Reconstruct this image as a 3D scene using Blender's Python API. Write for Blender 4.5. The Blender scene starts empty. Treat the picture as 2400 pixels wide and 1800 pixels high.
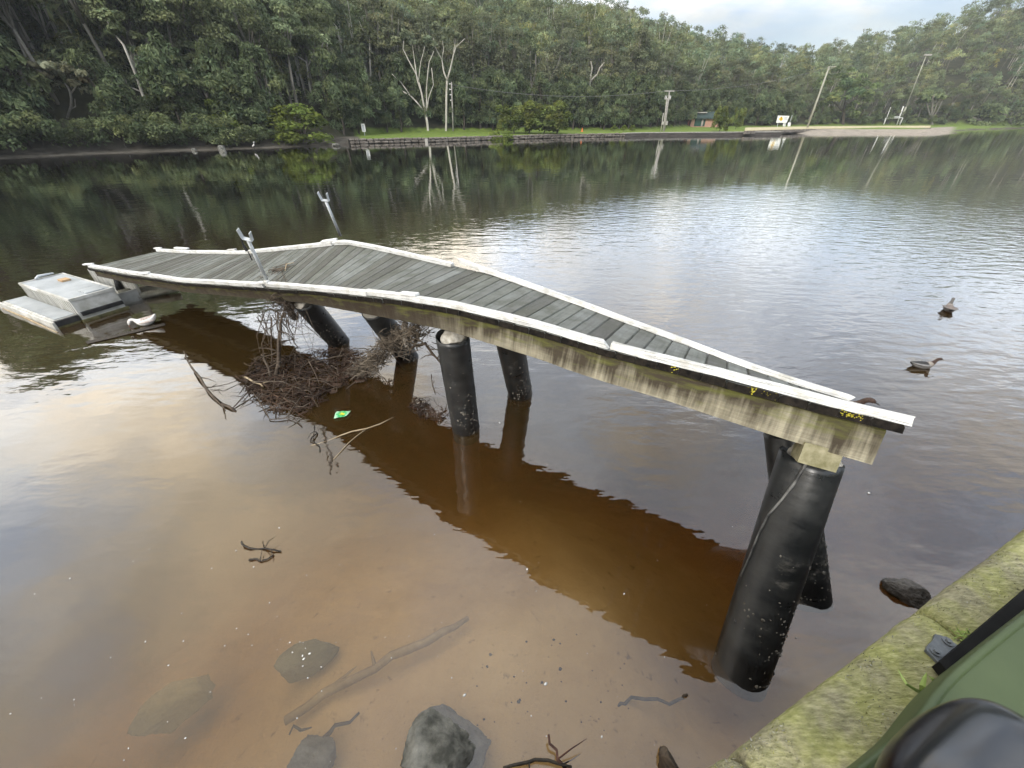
import bpy, bmesh, math, random
import numpy as np
from mathutils import Vector, Matrix, noise as mnoise

random.seed(7)
rng = np.random.default_rng(11)
R = math.radians
scene = bpy.context.scene

# ------------------------------------------------------------------ camera
CAM_H, PITCH, FPX = 3.2, R(34.63), 901.6            # metres above the water, downward tilt, focal length in photo pixels
cam_d = bpy.data.cameras.new('camera')
cam_d.sensor_width = 36.0
cam_d.lens = 36.0 * FPX / 2400.0
cam_d.clip_start, cam_d.clip_end = 0.02, 3000
cam = bpy.data.objects.new('camera', cam_d)
scene.collection.objects.link(cam)
cam.location = (0, 0, CAM_H)
cam.rotation_euler = (R(90) - PITCH, 0, 0)
scene.camera = cam

# ------------------------------------------------------------------ sky, sun, exposure
SUN_EL, SUN_AZ = R(33), R(-155)                       # azimuth from +Y towards +X
world = bpy.data.worlds.new('World')
scene.world = world
world.use_nodes = True
wt = world.node_tree
for n in list(wt.nodes):
    wt.nodes.remove(n)
def wn(t, **k):
    n = wt.nodes.new(t)
    for a, b in k.items():
        setattr(n, a, b)
    return n
def wl(a, b):
    wt.links.new(a, b)
def wmath(op, a, b=None):
    n = wn('ShaderNodeMath', operation=op)
    for i, v in enumerate((a, b)):
        if v is None:
            continue
        if hasattr(v, 'links'):
            wl(v, n.inputs[i])
        else:
            n.inputs[i].default_value = v
    return n.outputs[0]
w_out = wn('ShaderNodeOutputWorld')
w_bg = wn('ShaderNodeBackground')
w_bg.inputs['Strength'].default_value = 0.1
sky = wn('ShaderNodeTexSky', sky_type='NISHITA', sun_disc=False)
sky.sun_elevation, sky.sun_rotation = SUN_EL, SUN_AZ
sky.air_density, sky.dust_density, sky.ozone_density = 1.0, 1.5, 1.0
tc = wn('ShaderNodeTexCoord')
sep = wn('ShaderNodeSeparateXYZ')
wl(tc.outputs['Generated'], sep.inputs[0])
zc = wmath('MAXIMUM', sep.outputs[2], 0.0)
zz = wmath('ADD', zc, 0.22)
comb = wn('ShaderNodeCombineXYZ')
wl(wmath('DIVIDE', sep.outputs[0], zz), comb.inputs[0])
wl(wmath('DIVIDE', sep.outputs[1], zz), comb.inputs[1])
def wnoise(scale, detail, rough, off):
    mp = wn('ShaderNodeMapping')
    mp.inputs['Location'].default_value = off
    wl(comb.outputs[0], mp.inputs[0])
    n = wn('ShaderNodeTexNoise')
    n.inputs['Scale'].default_value, n.inputs['Detail'].default_value, n.inputs['Roughness'].default_value = scale, detail, rough
    wl(mp.outputs[0], n.inputs['Vector'])
    return n.outputs['Fac']
def wramp(fac, stops):
    r = wn('ShaderNodeValToRGB')
    els = r.color_ramp.elements
    els[0].position, els[0].color = stops[0]
    els[1].position, els[1].color = stops[1]
    for p, c in stops[2:]:
        e = els.new(p); e.color = c
    wl(fac, r.inputs[0])
    return r.outputs[0]
def wmix(kind, fac, a, b):
    m = wn('ShaderNodeMix', data_type='RGBA', blend_type=kind)
    for s, v in ((0, fac), (6, a), (7, b)):
        if hasattr(v, 'links'):
            wl(v, m.inputs[s])
        else:
            m.inputs[s].default_value = v
    return m.outputs[2]
csep = wn('ShaderNodeSeparateXYZ')
wl(comb.outputs[0], csep.inputs[0])
clear = wmath('MULTIPLY', wmath('ADD', csep.outputs[0], -0.35), -0.11)      # clearer sky to the right, warmer cloud to the left
cover = wramp(wmath('ADD', wnoise(1.1, 5, 0.55, (3.1, 0.4, 0)), clear), [(0.34, (0.40,) * 3 + (1,)), (0.60, (1, 1, 1, 1))])
body = wramp(wnoise(1.7, 6, 0.58, (0.2, 5.0, 0)), [(0.34, (6.4, 7.7, 9.8, 1)), (0.64, (13.2, 13.2, 12.9, 1)), (0.50, (9.4, 10.1, 11.1, 1))])
warm = wramp(wmath('ADD', wnoise(1.6, 3, 0.5, (7.7, 2.2, 0)), wmath('MULTIPLY', clear, 0.6)), [(0.50, (1, 1, 1, 1)), (0.66, (1.32, 1.09, 0.80, 1))])
cloud = wmix('MULTIPLY', 1.0, body, warm)
lr = wn('ShaderNodeValToRGB')                               # grey cloud bank low down, brighter thin cloud higher up
for i_, (p_, v_) in enumerate(((0.0, 0.46), (0.12, 0.56), (0.26, 1.85), (0.5, 2.0), (1.0, 1.4))):
    e_ = lr.color_ramp.elements[i_] if i_ < 2 else lr.color_ramp.elements.new(p_)
    e_.position = p_; e_.color = (v_ / 2.5, v_ / 2.5, v_ / 2.5, 1)
wl(zc, lr.inputs[0])
lum = wmath('MULTIPLY', lr.outputs[0], 2.5)
cl2 = wn('ShaderNodeVectorMath', operation='SCALE')
wl(cloud, cl2.inputs[0]); wl(lum, cl2.inputs['Scale'])
final = wmix('MIX', cover, sky.outputs[0], cl2.outputs[0])
wl(final, w_bg.inputs['Color'])
wl(w_bg.outputs[0], w_out.inputs['Surface'])

sun_d = bpy.data.lights.new('sun', 'SUN')
sun_d.energy, sun_d.angle, sun_d.color = 2.2, R(16), (1.0, 0.95, 0.88)
sun = bpy.data.objects.new('sun', sun_d)
scene.collection.objects.link(sun)
sun.rotation_euler = Vector((-math.sin(SUN_AZ) * math.cos(SUN_EL), -math.cos(SUN_AZ) * math.cos(SUN_EL), -math.sin(SUN_EL))).to_track_quat('-Z', 'Y').to_euler()

vs = scene.view_settings
vs.view_transform, vs.look, vs.exposure, vs.gamma = 'Standard', 'None', 0.34, 1.0
vs.use_curve_mapping = False
cy = scene.cycles
cy.max_bounces, cy.diffuse_bounces, cy.glossy_bounces, cy.transmission_bounces, cy.transparent_max_bounces, cy.volume_bounces = 4, 2, 2, 2, 8, 0
cy.use_adaptive_sampling, cy.adaptive_threshold = True, 0.03
cy.caustics_reflective = cy.caustics_refractive = False
cy.sample_clamp_indirect = 4.0
cy.use_denoising = True

# ------------------------------------------------------------------ helpers: photo geometry
CP, SP = math.cos(PITCH), math.sin(PITCH)
def ray(px, py):
    x, y = (px - 1200) / FPX, (900 - py) / FPX
    return Vector((x, CP + y * SP, -SP + y * CP))
def PZ(px, py, z=0.0):                                # the point of height z seen at that photo pixel
    d = ray(px, py)
    return Vector((0, 0, CAM_H)) + d * ((CAM_H - z) / -d.z)
def PY(px, py, Y):                                    # the point at depth Y seen at that photo pixel
    d = ray(px, py)
    return Vector((0, 0, CAM_H)) + d * (Y / d.y)
def project(p):
    X, Y, Z = p[0], p[1], p[2] - CAM_H
    f = Y * CP - Z * SP
    return 1200 + FPX * X / f, 900 - FPX * (Y * SP + Z * CP) / f, f

# ------------------------------------------------------------------ helpers: objects and meshes
C = scene.collection
def mesh(name, verts, faces, mats=(), smooth=False, midx=None, uv=None):
    m = bpy.data.meshes.new(name)
    m.from_pydata([tuple(v) for v in verts], [], faces)
    for k in (mats if isinstance(mats, (list, tuple)) else [mats]):
        m.materials.append(k)
    if midx is not None:
        m.polygons.foreach_set('material_index', midx)
    if uv is not None:
        l = m.uv_layers.new(name='UVMap')
        vi = np.empty(len(m.loops), dtype=np.int32)
        m.loops.foreach_get('vertex_index', vi)
        l.data.foreach_set('uv', np.asarray(uv, dtype=np.float32)[vi].ravel())
    if smooth:
        m.polygons.foreach_set('use_smooth', [True] * len(m.polygons))
    m.update()
    return m
def link(name, data, parent=None, loc=None):
    o = bpy.data.objects.new(name, data)
    C.objects.link(o)
    if parent is not None:
        o.parent = parent
    if loc is not None:
        o.location = loc
    return o
def tag(o, label=None, cat=None, group=None, kind=None):
    for k, v in (('label', label), ('category', cat), ('group', group), ('kind', kind)):
        if v:
            o[k] = v
    return o
def empty(name, loc=(0, 0, 0)):
    o = bpy.data.objects.new(name, None)
    o.empty_display_size = 0.2
    o.location = loc
    C.objects.link(o)
    return o
def shift(verts, o):
    o = Vector(o)
    return [Vector(v) - o for v in verts]
def part(name, vf, mat, parent=None, smooth=False, origin=None):
    """a mesh built in world coordinates, put under a parent that stands at parent.location (unrotated)"""
    v, f = vf[0], vf[1]
    po = Vector(parent.location) if parent is not None else Vector((0, 0, 0))
    g = parent
    while g is not None and g.parent is not None:
        g = g.parent; po = po + Vector(g.location)
    o0 = Vector(origin) if origin is not None else po
    me = mesh(name, shift(v, o0), f, mat, smooth, uv=vf[2] if len(vf) > 2 else None)
    return link(name, me, parent, o0 - po)
def join(*vfs):
    V, Fc = [], []
    for vf in vfs:
        n = len(V)
        V += list(vf[0]); Fc += [tuple(i + n for i in f) for f in vf[1]]
    return V, Fc
def box(c, s, rot=None):
    c = Vector(c); hx, hy, hz = s[0] / 2, s[1] / 2, s[2] / 2
    v = [Vector((x, y, z)) for x in (-hx, hx) for y in (-hy, hy) for z in (-hz, hz)]
    if rot is not None:
        v = [rot @ p for p in v]
    return [p + c for p in v], [(0, 1, 3, 2), (4, 6, 7, 5), (0, 4, 5, 1), (2, 3, 7, 6), (0, 2, 6, 4), (1, 5, 7, 3)]
def hexa(p):                                          # 4 bottom corners then 4 top corners, same turn
    return [Vector(q) for q in p], [(3, 2, 1, 0), (4, 5, 6, 7), (0, 1, 5, 4), (1, 2, 6, 5), (2, 3, 7, 6), (3, 0, 4, 7)]
def tube(pts, rad, n=8, flat=1.0):
    pts = [Vector(p) for p in pts]
    if not hasattr(rad, '__len__'):
        rad = [rad] * len(pts)
    V, Fc = [], []
    t0 = (pts[1] - pts[0]).normalized()
    up = Vector((0, 0, 1)) if abs(t0.z) < 0.9 else Vector((1, 0, 0))
    nx = t0.cross(up).normalized()
    for i, p in enumerate(pts):
        t = (pts[min(i + 1, len(pts) - 1)] - pts[max(i - 1, 0)]).normalized()
        nx = (nx - t * nx.dot(t)).normalized()
        ny = t.cross(nx)
        for k in range(n):
            a = 2 * math.pi * k / n
            V.append(p + (nx * math.cos(a) + ny * math.sin(a) * flat) * rad[i])
    for i in range(len(pts) - 1):
        for k in range(n):
            a, b = i * n + k, i * n + (k + 1) % n
            Fc.append((a, b, b + n, a + n))
    Fc.append(tuple(range(n - 1, -1, -1)))
    Fc.append(tuple(range((len(pts) - 1) * n, len(pts) * n)))
    return V, Fc
def wiggle(a, b, n, amp, seed=None):
    rr = random.Random(seed)
    a, b = Vector(a), Vector(b)
    L = (b - a).length
    out = []
    for i in range(n + 1):
        t = i / n
        w = math.sin(math.pi * t) * 0.5 + 0.5
        out.append(a.lerp(b, t) + Vector((rr.uniform(-1, 1), rr.uniform(-1, 1), rr.uniform(-1, 1))) * amp * L * (w if 0 < i < n else 0.15))
    return out
def icoverts(sub):
    bm = bmesh.new()
    bmesh.ops.create_icosphere(bm, subdivisions=sub, radius=1.0)
    v = [Vector(x.co) for x in bm.verts]; f = [tuple(y.index for y in x.verts) for x in bm.faces]
    bm.free()
    return v, f
ICO = {k: icoverts(k) for k in (1, 2, 3, 4, 5)}
def rock(size, seed, sub=4, cuts=9, amp=0.06, freq=2.2):
    rr = random.Random(seed)
    planes = []
    for _ in range(cuts):
        n = Vector((rr.gauss(0, 1), rr.gauss(0, 1), rr.gauss(0, 0.8))).normalized()
        planes.append((n, rr.uniform(0.55, 0.82)))
    V = []
    off = Vector((seed * 3.1, seed * 1.7, seed * 0.3))
    for v in ICO[sub][0]:
        p = v.copy()
        for n, d in planes:
            k = p.dot(n)
            if k > d:
                p -= n * (k - d)
        p += v * (mnoise.noise(p * freq + off) * amp + mnoise.noise(p * freq * 3.3 + off) * amp * 0.5 + mnoise.noise(p * freq * 9 + off) * amp * 0.42 + mnoise.noise(p * freq * 21 + off) * amp * 0.2)
        V.append(Vector((p.x * size[0], p.y * size[1], p.z * size[2])))
    return V, ICO[sub][1]
def quads_mesh(name, Q, mats, tint=None, midx=None):
    """Q: (n,k,3) array of separate leaf faces with k corners"""
    n, K = Q.shape[:2]
    m = bpy.data.meshes.new(name)
    m.vertices.add(K * n); m.loops.add(K * n); m.polygons.add(n)
    m.vertices.foreach_set('co', np.ascontiguousarray(Q, dtype=np.float32).ravel())
    m.loops.foreach_set('vertex_index', np.arange(K * n, dtype=np.int32))
    m.polygons.foreach_set('loop_start', np.arange(0, K * n, K, dtype=np.int32))
    m.polygons.foreach_set('loop_total', np.full(n, K, dtype=np.int32))
    for k in (mats if isinstance(mats, (list, tuple)) else [mats]):
        m.materials.append(k)
    if midx is not None:
        m.polygons.foreach_set('material_index', midx.astype(np.int32))
    if tint is not None:
        a = m.color_attributes.new('tint', 'FLOAT_COLOR', 'POINT')
        c = np.ones((K * n, 4), dtype=np.float32)
        c[:, :3] = np.repeat(tint, K, axis=0)
        a.data.foreach_set('color', c.ravel())
    m.update()
    m.validate()
    return m

# ------------------------------------------------------------------ helpers: materials
class NT:
    def __init__(s, name):
        s.m = bpy.data.materials.new(name); s.m.use_nodes = True
        s.t = s.m.node_tree
        for n in list(s.t.nodes):
            s.t.nodes.remove(n)
        s.out = s.t.nodes.new('ShaderNodeOutputMaterial')
    def n(s, t, ins=None, **k):
        x = s.t.nodes.new(t)
        for a, b in k.items():
            setattr(x, a, b)
        for a, b in (ins or {}).items():
            if hasattr(b, 'links'):
                s.t.links.new(b, x.inputs[a])
            else:
                x.inputs[a].default_value = b
        return x
    def l(s, a, b):
        s.t.links.new(a, b)
    def coord(s, which='Object', scale=(1, 1, 1), rnd=True):
        tcn = s.n('ShaderNodeTexCoord')
        v = tcn.outputs[which]
        if rnd:
            oi = s.n('ShaderNodeObjectInfo')
            mul = s.n('ShaderNodeMath', {0: oi.outputs['Random'], 1: 57.0}, operation='MULTIPLY')
            v = s.n('ShaderNodeVectorMath', {0: v, 1: mul.outputs[0]}, operation='ADD').outputs[0]
        return s.n('ShaderNodeMapping', {'Vector': v, 'Scale': scale}).outputs[0]
    def noise(s, vec, scale, detail=4, rough=0.55, out='Fac', dist=0.0):
        return s.n('ShaderNodeTexNoise', {'Vector': vec, 'Scale': scale, 'Detail': detail, 'Roughness': rough, 'Distortion': dist}).outputs[out]
    def ramp(s, fac, stops, interp='LINEAR'):
        r = s.n('ShaderNodeValToRGB', {0: fac})
        r.color_ramp.interpolation = interp
        e = r.color_ramp.elements
        for i, (p, c) in enumerate(stops):
            if not hasattr(c, '__len__'):
                c = (c, c, c)
            x = e[i] if i < 2 else e.new(p)
            x.position = p; x.color = tuple(c) + (1,)
        return r.outputs[0]
    def mix(s, fac, a, b, kind='MIX'):
        def c4(v):
            return v if hasattr(v, 'links') else (tuple(v) + (1,) if len(v) == 3 else v)
        return s.n('ShaderNodeMix', {0: fac, 6: c4(a), 7: c4(b)}, data_type='RGBA', blend_type=kind).outputs[2]
    def math(s, op, a, b=0.0):
        return s.n('ShaderNodeMath', {0: a, 1: b}, operation=op).outputs[0]
    def bump(s, h, dist, strength=1.0, normal=None):
        ins = {'Height': h, 'Distance': dist, 'Strength': strength}
        if normal is not None:
            ins['Normal'] = normal
        return s.n('ShaderNodeBump', ins).outputs[0]
    def pbsdf(s, col, rough=0.8, normal=None, metal=0.0, spec=0.4, coat=0.0):
        ins = {'Base Color': col if hasattr(col, 'links') else tuple(col) + (1,), 'Roughness': rough, 'Metallic': metal, 'Specular IOR Level': spec, 'Coat Weight': coat}
        if normal is not None:
            ins['Normal'] = normal
        b = s.n('ShaderNodeBsdfPrincipled', ins)
        s.l(b.outputs[0], s.out.inputs['Surface'])
        return s.m
def simple(name, c1, c2, rough=0.8, scale=4.0, bump=0.004, stretch=(1, 1, 1), vary=0.12, detail=5, metal=0.0, spec=0.35, lo=0.35, hi=0.68, coord='Object', bscale=None):
    t = NT(name)
    v = t.coord(coord, stretch)
    f = t.noise(v, scale, detail, 0.6)
    col = t.ramp(f, [(lo, c1), (hi, c2)])
    big = t.noise(v, scale * 0.23, 3, 0.5)
    col = t.mix(1.0, col, t.ramp(big, [(0.3, 1 - vary), (0.7, 1 + vary * 0.6)]), 'MULTIPLY')
    nb = t.bump(t.noise(v, (bscale or scale * 2.5), 5, 0.65), bump)
    return t.pbsdf(col, rough, nb, metal, spec)

# --- deck timber: grey weathered planks, each with its own tone
def m_plank():
    t = NT('weathered plank')
    v = t.coord('Object', (1, 1, 1))
    g = t.noise(t.n('ShaderNodeMapping', {'Vector': v, 'Scale': (1.6, 34, 34)}).outputs[0], 1.0, 6, 0.65)
    blot = t.noise(v, 3.2, 5, 0.6)
    fine = t.noise(v, 46, 3, 0.7)
    oi = t.n('ShaderNodeObjectInfo').outputs['Random']
    base = t.ramp(oi, [(0.0, (0.055, 0.053, 0.045)), (0.3, (0.092, 0.094, 0.084)), (0.65, (0.148, 0.157, 0.147)), (0.85, (0.112, 0.118, 0.102)), (1.0, (0.068, 0.064, 0.054))])
    col = t.mix(1.0, base, t.ramp(g, [(0.3, 0.62), (0.5, 1.0), (0.75, 1.28)]), 'MULTIPLY')
    col = t.mix(t.ramp(blot, [(0.42, 0.0), (0.66, 0.75)]), col, (0.072, 0.075, 0.058))
    col = t.mix(t.ramp(fine, [(0.60, 0.0), (0.72, 0.5)]), col, (0.24, 0.25, 0.23))
    h = t.math('ADD', t.math('MULTIPLY', g, 0.7), t.math('MULTIPLY', fine, 0.35))
    return t.pbsdf(col, t.ramp(blot, [(0.3, 0.55), (0.7, 0.85)]), t.bump(h, 0.006), spec=0.35)
M_PLANK = m_plank()
def m_paint():                                         # white kerb paint, peeling to grey timber
    t = NT('peeling white paint')
    v = t.coord('Object', (1, 1, 1))
    uv = t.coord('UV', (1, 1, 1))
    p = t.noise(t.n('ShaderNodeMapping', {'Vector': uv, 'Scale': (3.0, 22, 1)}).outputs[0], 1.0, 7, 0.72)
    wood = t.ramp(t.noise(v, 30, 4, 0.6), [(0.3, (0.10, 0.09, 0.075)), (0.7, (0.30, 0.29, 0.25))])
    dirt = t.noise(v, 7, 5, 0.6)
    white = t.ramp(dirt, [(0.28, (0.46, 0.445, 0.39)), (0.52, (0.70, 0.705, 0.69))])
    f = t.ramp(p, [(0.555, 0.0), (0.60, 1.0)])
    col = t.mix(f, white, wood)
    return t.pbsdf(col, 0.62, t.bump(t.math('SUBTRACT', t.noise(v, 40, 4), f), 0.003), spec=0.4)
M_PAINT = m_paint()
def m_beam():                                          # pale bearer with rusty brown runs and green algae
    t = NT('stained bearer timber')
    uv = t.coord('UV', (1, 1, 1), rnd=False)
    grain = t.noise(t.n('ShaderNodeMapping', {'Vector': uv, 'Scale': (2.2, 40, 1)}).outputs[0], 1.0, 6, 0.65)
    runs = t.noise(t.n('ShaderNodeMapping', {'Vector': uv, 'Scale': (7.5, 0.30, 1)}).outputs[0], 1.0, 3, 0.55)
    sp = t.n('ShaderNodeSeparateXYZ', {0: uv})
    along = t.ramp(t.math('MULTIPLY', sp.outputs[0], 0.1), [(0.86, 0.0), (1.03, 1.0)])   # the shore end is the paler one
    pale = t.mix(t.noise(uv, 3.0, 4), (0.29, 0.265, 0.19), (0.39, 0.36, 0.265))
    dull = t.mix(t.noise(uv, 5.0, 4), (0.030, 0.024, 0.017), (0.10, 0.085, 0.06))
    base = t.mix(along, dull, pale)
    base = t.mix(1.0, base, t.ramp(grain, [(0.3, 0.68), (0.7, 1.12)]), 'MULTIPLY')
    up = sp.outputs[1]
    runs2 = t.noise(t.n('ShaderNodeMapping', {'Vector': uv, 'Scale': (34, 0.45, 1)}).outputs[0], 1.0, 3, 0.6)
    rf = t.math('ADD', t.math('ADD', t.math('MULTIPLY', runs, 0.75), t.math('MULTIPLY', runs2, 0.35)), t.math('MULTIPLY', up, 0.22))
    wet = t.noise(t.n('ShaderNodeMapping', {'Vector': uv, 'Scale': (1.1, 0.8, 1)}).outputs[0], 1.0, 4, 0.6)
    rf = t.math('ADD', rf, t.math('MULTIPLY', t.math('SUBTRACT', wet, 0.5), 0.55))
    col = t.mix(t.ramp(rf, [(0.48, 0.0), (0.72, 0.93)]), base, (0.034, 0.025, 0.016))
    alg = t.math('ADD', t.noise(uv, 4.2, 4, 0.6), t.math('MULTIPLY', up, 0.28))
    col = t.mix(t.ramp(alg, [(0.66, 0.0), (0.88, 0.6)]), col, (0.13, 0.14, 0.03))
    return t.pbsdf(col, 0.85, t.bump(grain, 0.006), spec=0.2)
M_BEAM = m_beam()
def m_pile():                                          # black plastic pile sleeve, scuffed and muddy
    t = NT('black pile sleeve')
    v = t.coord('Object', (1, 1, 1))
    rings = t.noise(t.n('ShaderNodeMapping', {'Vector': v, 'Scale': (2.2, 2.2, 5.0)}).outputs[0], 1.6, 7, 0.72)
    blot = t.noise(v, 3.1, 5, 0.6)
    sc = t.noise(t.n('ShaderNodeMapping', {'Vector': v, 'Scale': (5, 5, 30)}).outputs[0], 1.0, 4, 0.7)
    col = t.mix(t.ramp(rings, [(0.42, 0.0), (0.78, 0.55)]), (0.013, 0.0145, 0.0155), (0.062, 0.062, 0.057))
    col = t.mix(t.ramp(t.math('MULTIPLY', rings, blot), [(0.34, 0.0), (0.44, 0.6)]), col, (0.16, 0.15, 0.13))
    gz_ = t.n('ShaderNodeSeparateXYZ', {0: t.n('ShaderNodeNewGeometry').outputs['Position']}).outputs[2]
    lvl = t.math('ADD', gz_, t.math('MULTIPLY', t.math('SUBTRACT', blot, 0.5), 0.12))
    col = t.mix(t.n('ShaderNodeMapRange', {0: lvl, 1: 0.20, 2: 0.15}).outputs[0], col, (0.008, 0.008, 0.008))      # wet tide band
    col = t.mix(t.n('ShaderNodeMapRange', {0: gz_, 1: 0.0, 2: -0.03}).outputs[0], col, (0.035, 0.022, 0.012))          # dark brown below the water line, painted in as a dark reflection
    rough = t.ramp(rings, [(0.35, 0.26), (0.65, 0.52)])
    return t.pbsdf(col, rough, t.bump(sc, 0.0012), spec=0.5)
M_PILE = m_pile()
M_DARKWOOD = simple('dark wet timber', (0.018, 0.015, 0.012), (0.06, 0.05, 0.038), 0.75, 6, 0.006, (3, 3, 3))
M_PLANKEND_SHADE = simple('black rotted end grain and painted undershade', (0.004, 0.0035, 0.003), (0.022, 0.018, 0.014), 0.9, 20, 0.006, spec=0.15)  # rotted plank ends; on the undersides the black paints in shade
M_GALV = simple('galvanised steel', (0.42, 0.45, 0.47), (0.56, 0.59, 0.61), 0.5, 30, 0.001, metal=0.25, vary=0.1)
M_CONC = simple('pile concrete fill', (0.26, 0.24, 0.20), (0.46, 0.44, 0.39), 0.9, 16, 0.006)
M_BLOCK = simple('mossy packing block', (0.16, 0.15, 0.075), (0.36, 0.33, 0.22), 0.9, 12, 0.006)
M_LICHEN = simple('yellow lichen', (0.36, 0.31, 0.02), (0.56, 0.50, 0.06), 0.9, 60, 0.004)
M_BLACK = simple('black rag', (0.010, 0.010, 0.011), (0.025, 0.025, 0.027), 0.7, 20, 0.004)
M_STICK = simple('driftwood', (0.040, 0.029, 0.021), (0.12, 0.094, 0.07), 0.85, 9, 0.004, (1, 1, 4))
M_STICKPALE = simple('bleached stick', (0.30, 0.23, 0.14), (0.46, 0.38, 0.26), 0.8, 9, 0.003)
M_LITTER = simple('bark litter', (0.022, 0.013, 0.009), (0.10, 0.062, 0.040), 0.9, 1.7, 0.003, vary=0.4, bscale=20)
M_ROCK = simple('grey boulder', (0.055, 0.055, 0.046), (0.25, 0.245, 0.215), 0.85, 7, 0.02, detail=8, bscale=16)
M_ROCKDARK = simple('dark wet rock', (0.030, 0.026, 0.022), (0.12, 0.105, 0.09), 0.6, 9, 0.02, detail=8)
M_ROCKALG = simple('algae rock', (0.10, 0.10, 0.055), (0.21, 0.205, 0.13), 0.9, 5, 0.02, detail=7)
M_STONE = simple('wall sandstone', (0.085, 0.076, 0.066), (0.27, 0.24, 0.205), 0.9, 2.2, 0.03, detail=6, vary=0.3)
M_JOINT = simple('dark wall backing', (0.010, 0.010, 0.009), (0.03, 0.028, 0.024), 0.95, 2, 0.02)
M_DKCONC = simple('stained concrete', (0.035, 0.030, 0.027), (0.095, 0.085, 0.075), 0.9, 1.1, 0.01, (0.4, 0.4, 3))
M_PALECONC = simple('pale concrete', (0.26, 0.25, 0.23), (0.42, 0.40, 0.36), 0.9, 2.0, 0.01)
M_WHITE = simple('white board paint', (0.66, 0.66, 0.64), (0.80, 0.80, 0.79), 0.55, 3, 0.001, vary=0.06)
M_YELLOW = simple('sign yellow', (0.72, 0.46, 0.02), (0.80, 0.54, 0.03), 0.5, 3, 0.0, vary=0.04)
M_SIGNDARK = simple('sign print', (0.10, 0.02, 0.015), (0.16, 0.03, 0.02), 0.6, 3, 0.0)
M_SIGNGREY = simple('sign small print', (0.36, 0.38, 0.42), (0.44, 0.46, 0.50), 0.6, 3, 0.0)
M_POLE = simple('grey timber pole', (0.25, 0.25, 0.20), (0.40, 0.40, 0.33), 0.85, 3, 0.003, (1, 1, 0.3))
M_BRICK = simple('salmon brickwork', (0.36, 0.20, 0.145), (0.47, 0.29, 0.215), 0.9, 3, 0.004, (1, 1, 3))
M_ROOF = simple('dark green roofing', (0.018, 0.034, 0.030), (0.04, 0.065, 0.058), 0.6, 1.5, 0.004)
M_GDOOR = simple('green door', (0.010, 0.045, 0.032), (0.02, 0.065, 0.046), 0.6, 2, 0.001)
M_ORANGE = simple('cone orange', (0.62, 0.14, 0.03), (0.72, 0.2, 0.05), 0.6, 5, 0.0)
M_WIRE = simple('wire', (0.12, 0.12, 0.12), (0.2, 0.2, 0.2), 0.7, 3, 0.0)

# ================================================================== SETTING
# ---- shoreline of the far bank (z = 0), from left to right
SHORE = np.array([(-260, -150), (-110, -40), (-66, 18), (-49.3, 42.8), (-45.7, 48.7), (-41.4, 52), (-33.7, 57.2), (-27.5, 63), (-24.5, 68.2), (-12.6, 74.3), (8.9, 90.1), (23.7, 96.2), (30, 100.5), (62.3, 106.5), (71, 117), (90, 117.5), (110, 116.5), (118, 120), (126, 133), (160.4, 158), (197, 178), (300, 235), (600, 380)], float)
def shore_d(X, Y):
    """signed distance to the shoreline, positive on the land side"""
    best = np.full(X.shape, 1e9); sgn = np.ones(X.shape)
    for a, b in zip(SHORE[:-1], SHORE[1:]):
        d = b - a; L2 = d @ d
        t = np.clip(((X - a[0]) * d[0] + (Y - a[1]) * d[1]) / L2, 0, 1)
        dx, dy = X - a[0] - t * d[0], Y - a[1] - t * d[1]
        dist = np.hypot(dx, dy)
        side = d[0] * (Y - a[1]) - d[1] * (X - a[0])
        upd = dist < best - 1e-9
        best = np.where(upd, dist, best); sgn = np.where(upd, np.sign(side), sgn)
    return best * sgn
AZ_R0 = np.array([(-90, 60), (-60, 58), (-50, 69), (-40, 70), (-28, 72), (-21, 78), (-16, 88), (-10, 93), (0, 101), (5, 108), (14, 116), (18, 128), (21.5, 150), (24, 156), (28, 166), (33, 190), (37, 206), (43, 236), (48, 280), (60, 330), (90, 400)], float)
AZ_RG = np.array([(-90, 130, 38), (-60, 140, 38), (-50, 152, 39), (-37, 156, 38), (-22, 172, 35), (-10, 202, 34), (5, 245, 36), (11.5, 252, 33), (14, 255, 30), (18.3, 270, 27), (24, 300, 23.5), (28.4, 330, 22), (33, 352, 26), (37, 380, 35), (40, 400, 42), (46, 430, 58), (55, 460, 75), (90, 480, 80)], float)
def hillz(az, r):
    r0 = np.interp(az, AZ_R0[:, 0], AZ_R0[:, 1])
    r1 = np.interp(az, AZ_RG[:, 0], AZ_RG[:, 1]); hr = np.interp(az, AZ_RG[:, 0], AZ_RG[:, 2])
    t = np.clip((r - r0) / (r1 - r0), 0, 1.25)
    s = np.where(t < 1, t * (1.25 - 0.25 * t), 1.0 - (t - 1) * 0.3)
    return hr * s
def ground_z(X, Y):
    X = np.asarray(X, float); Y = np.asarray(Y, float)
    d = shore_d(X, Y); r = np.hypot(X, Y); az = np.degrees(np.arctan2(X, Y))
    wall = np.interp(az, [-90, -21, -19, 29, 32, 43, 46, 90], [0, 0, 1, 1, 0, 0, 0.2, 0.2])    # how much of a step the bank has
    soft = np.where(d < 0, np.maximum(d * 0.25, -3.0), np.interp(d, [0, 2, 5, 10, 30], [0.0, 0.18, 0.75, 0.95, 1.2]))
    step = np.where(d < 0.5, -2.0, np.interp(d, [0.5, 0.9, 4, 25], [-1.0, 0.66, 0.72, 1.05]))
    base = soft * (1 - wall) + step * wall
    h = hillz(az, r)
    n = np.sin(X * 0.11 + 1.3) * np.sin(Y * 0.13) * 0.8 + np.sin(X * 0.05) * np.sin(Y * 0.043 + 2) * 1.6
    return base + np.where(d > 1, h + n * np.clip(h / 8, 0, 1), 0)
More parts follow.
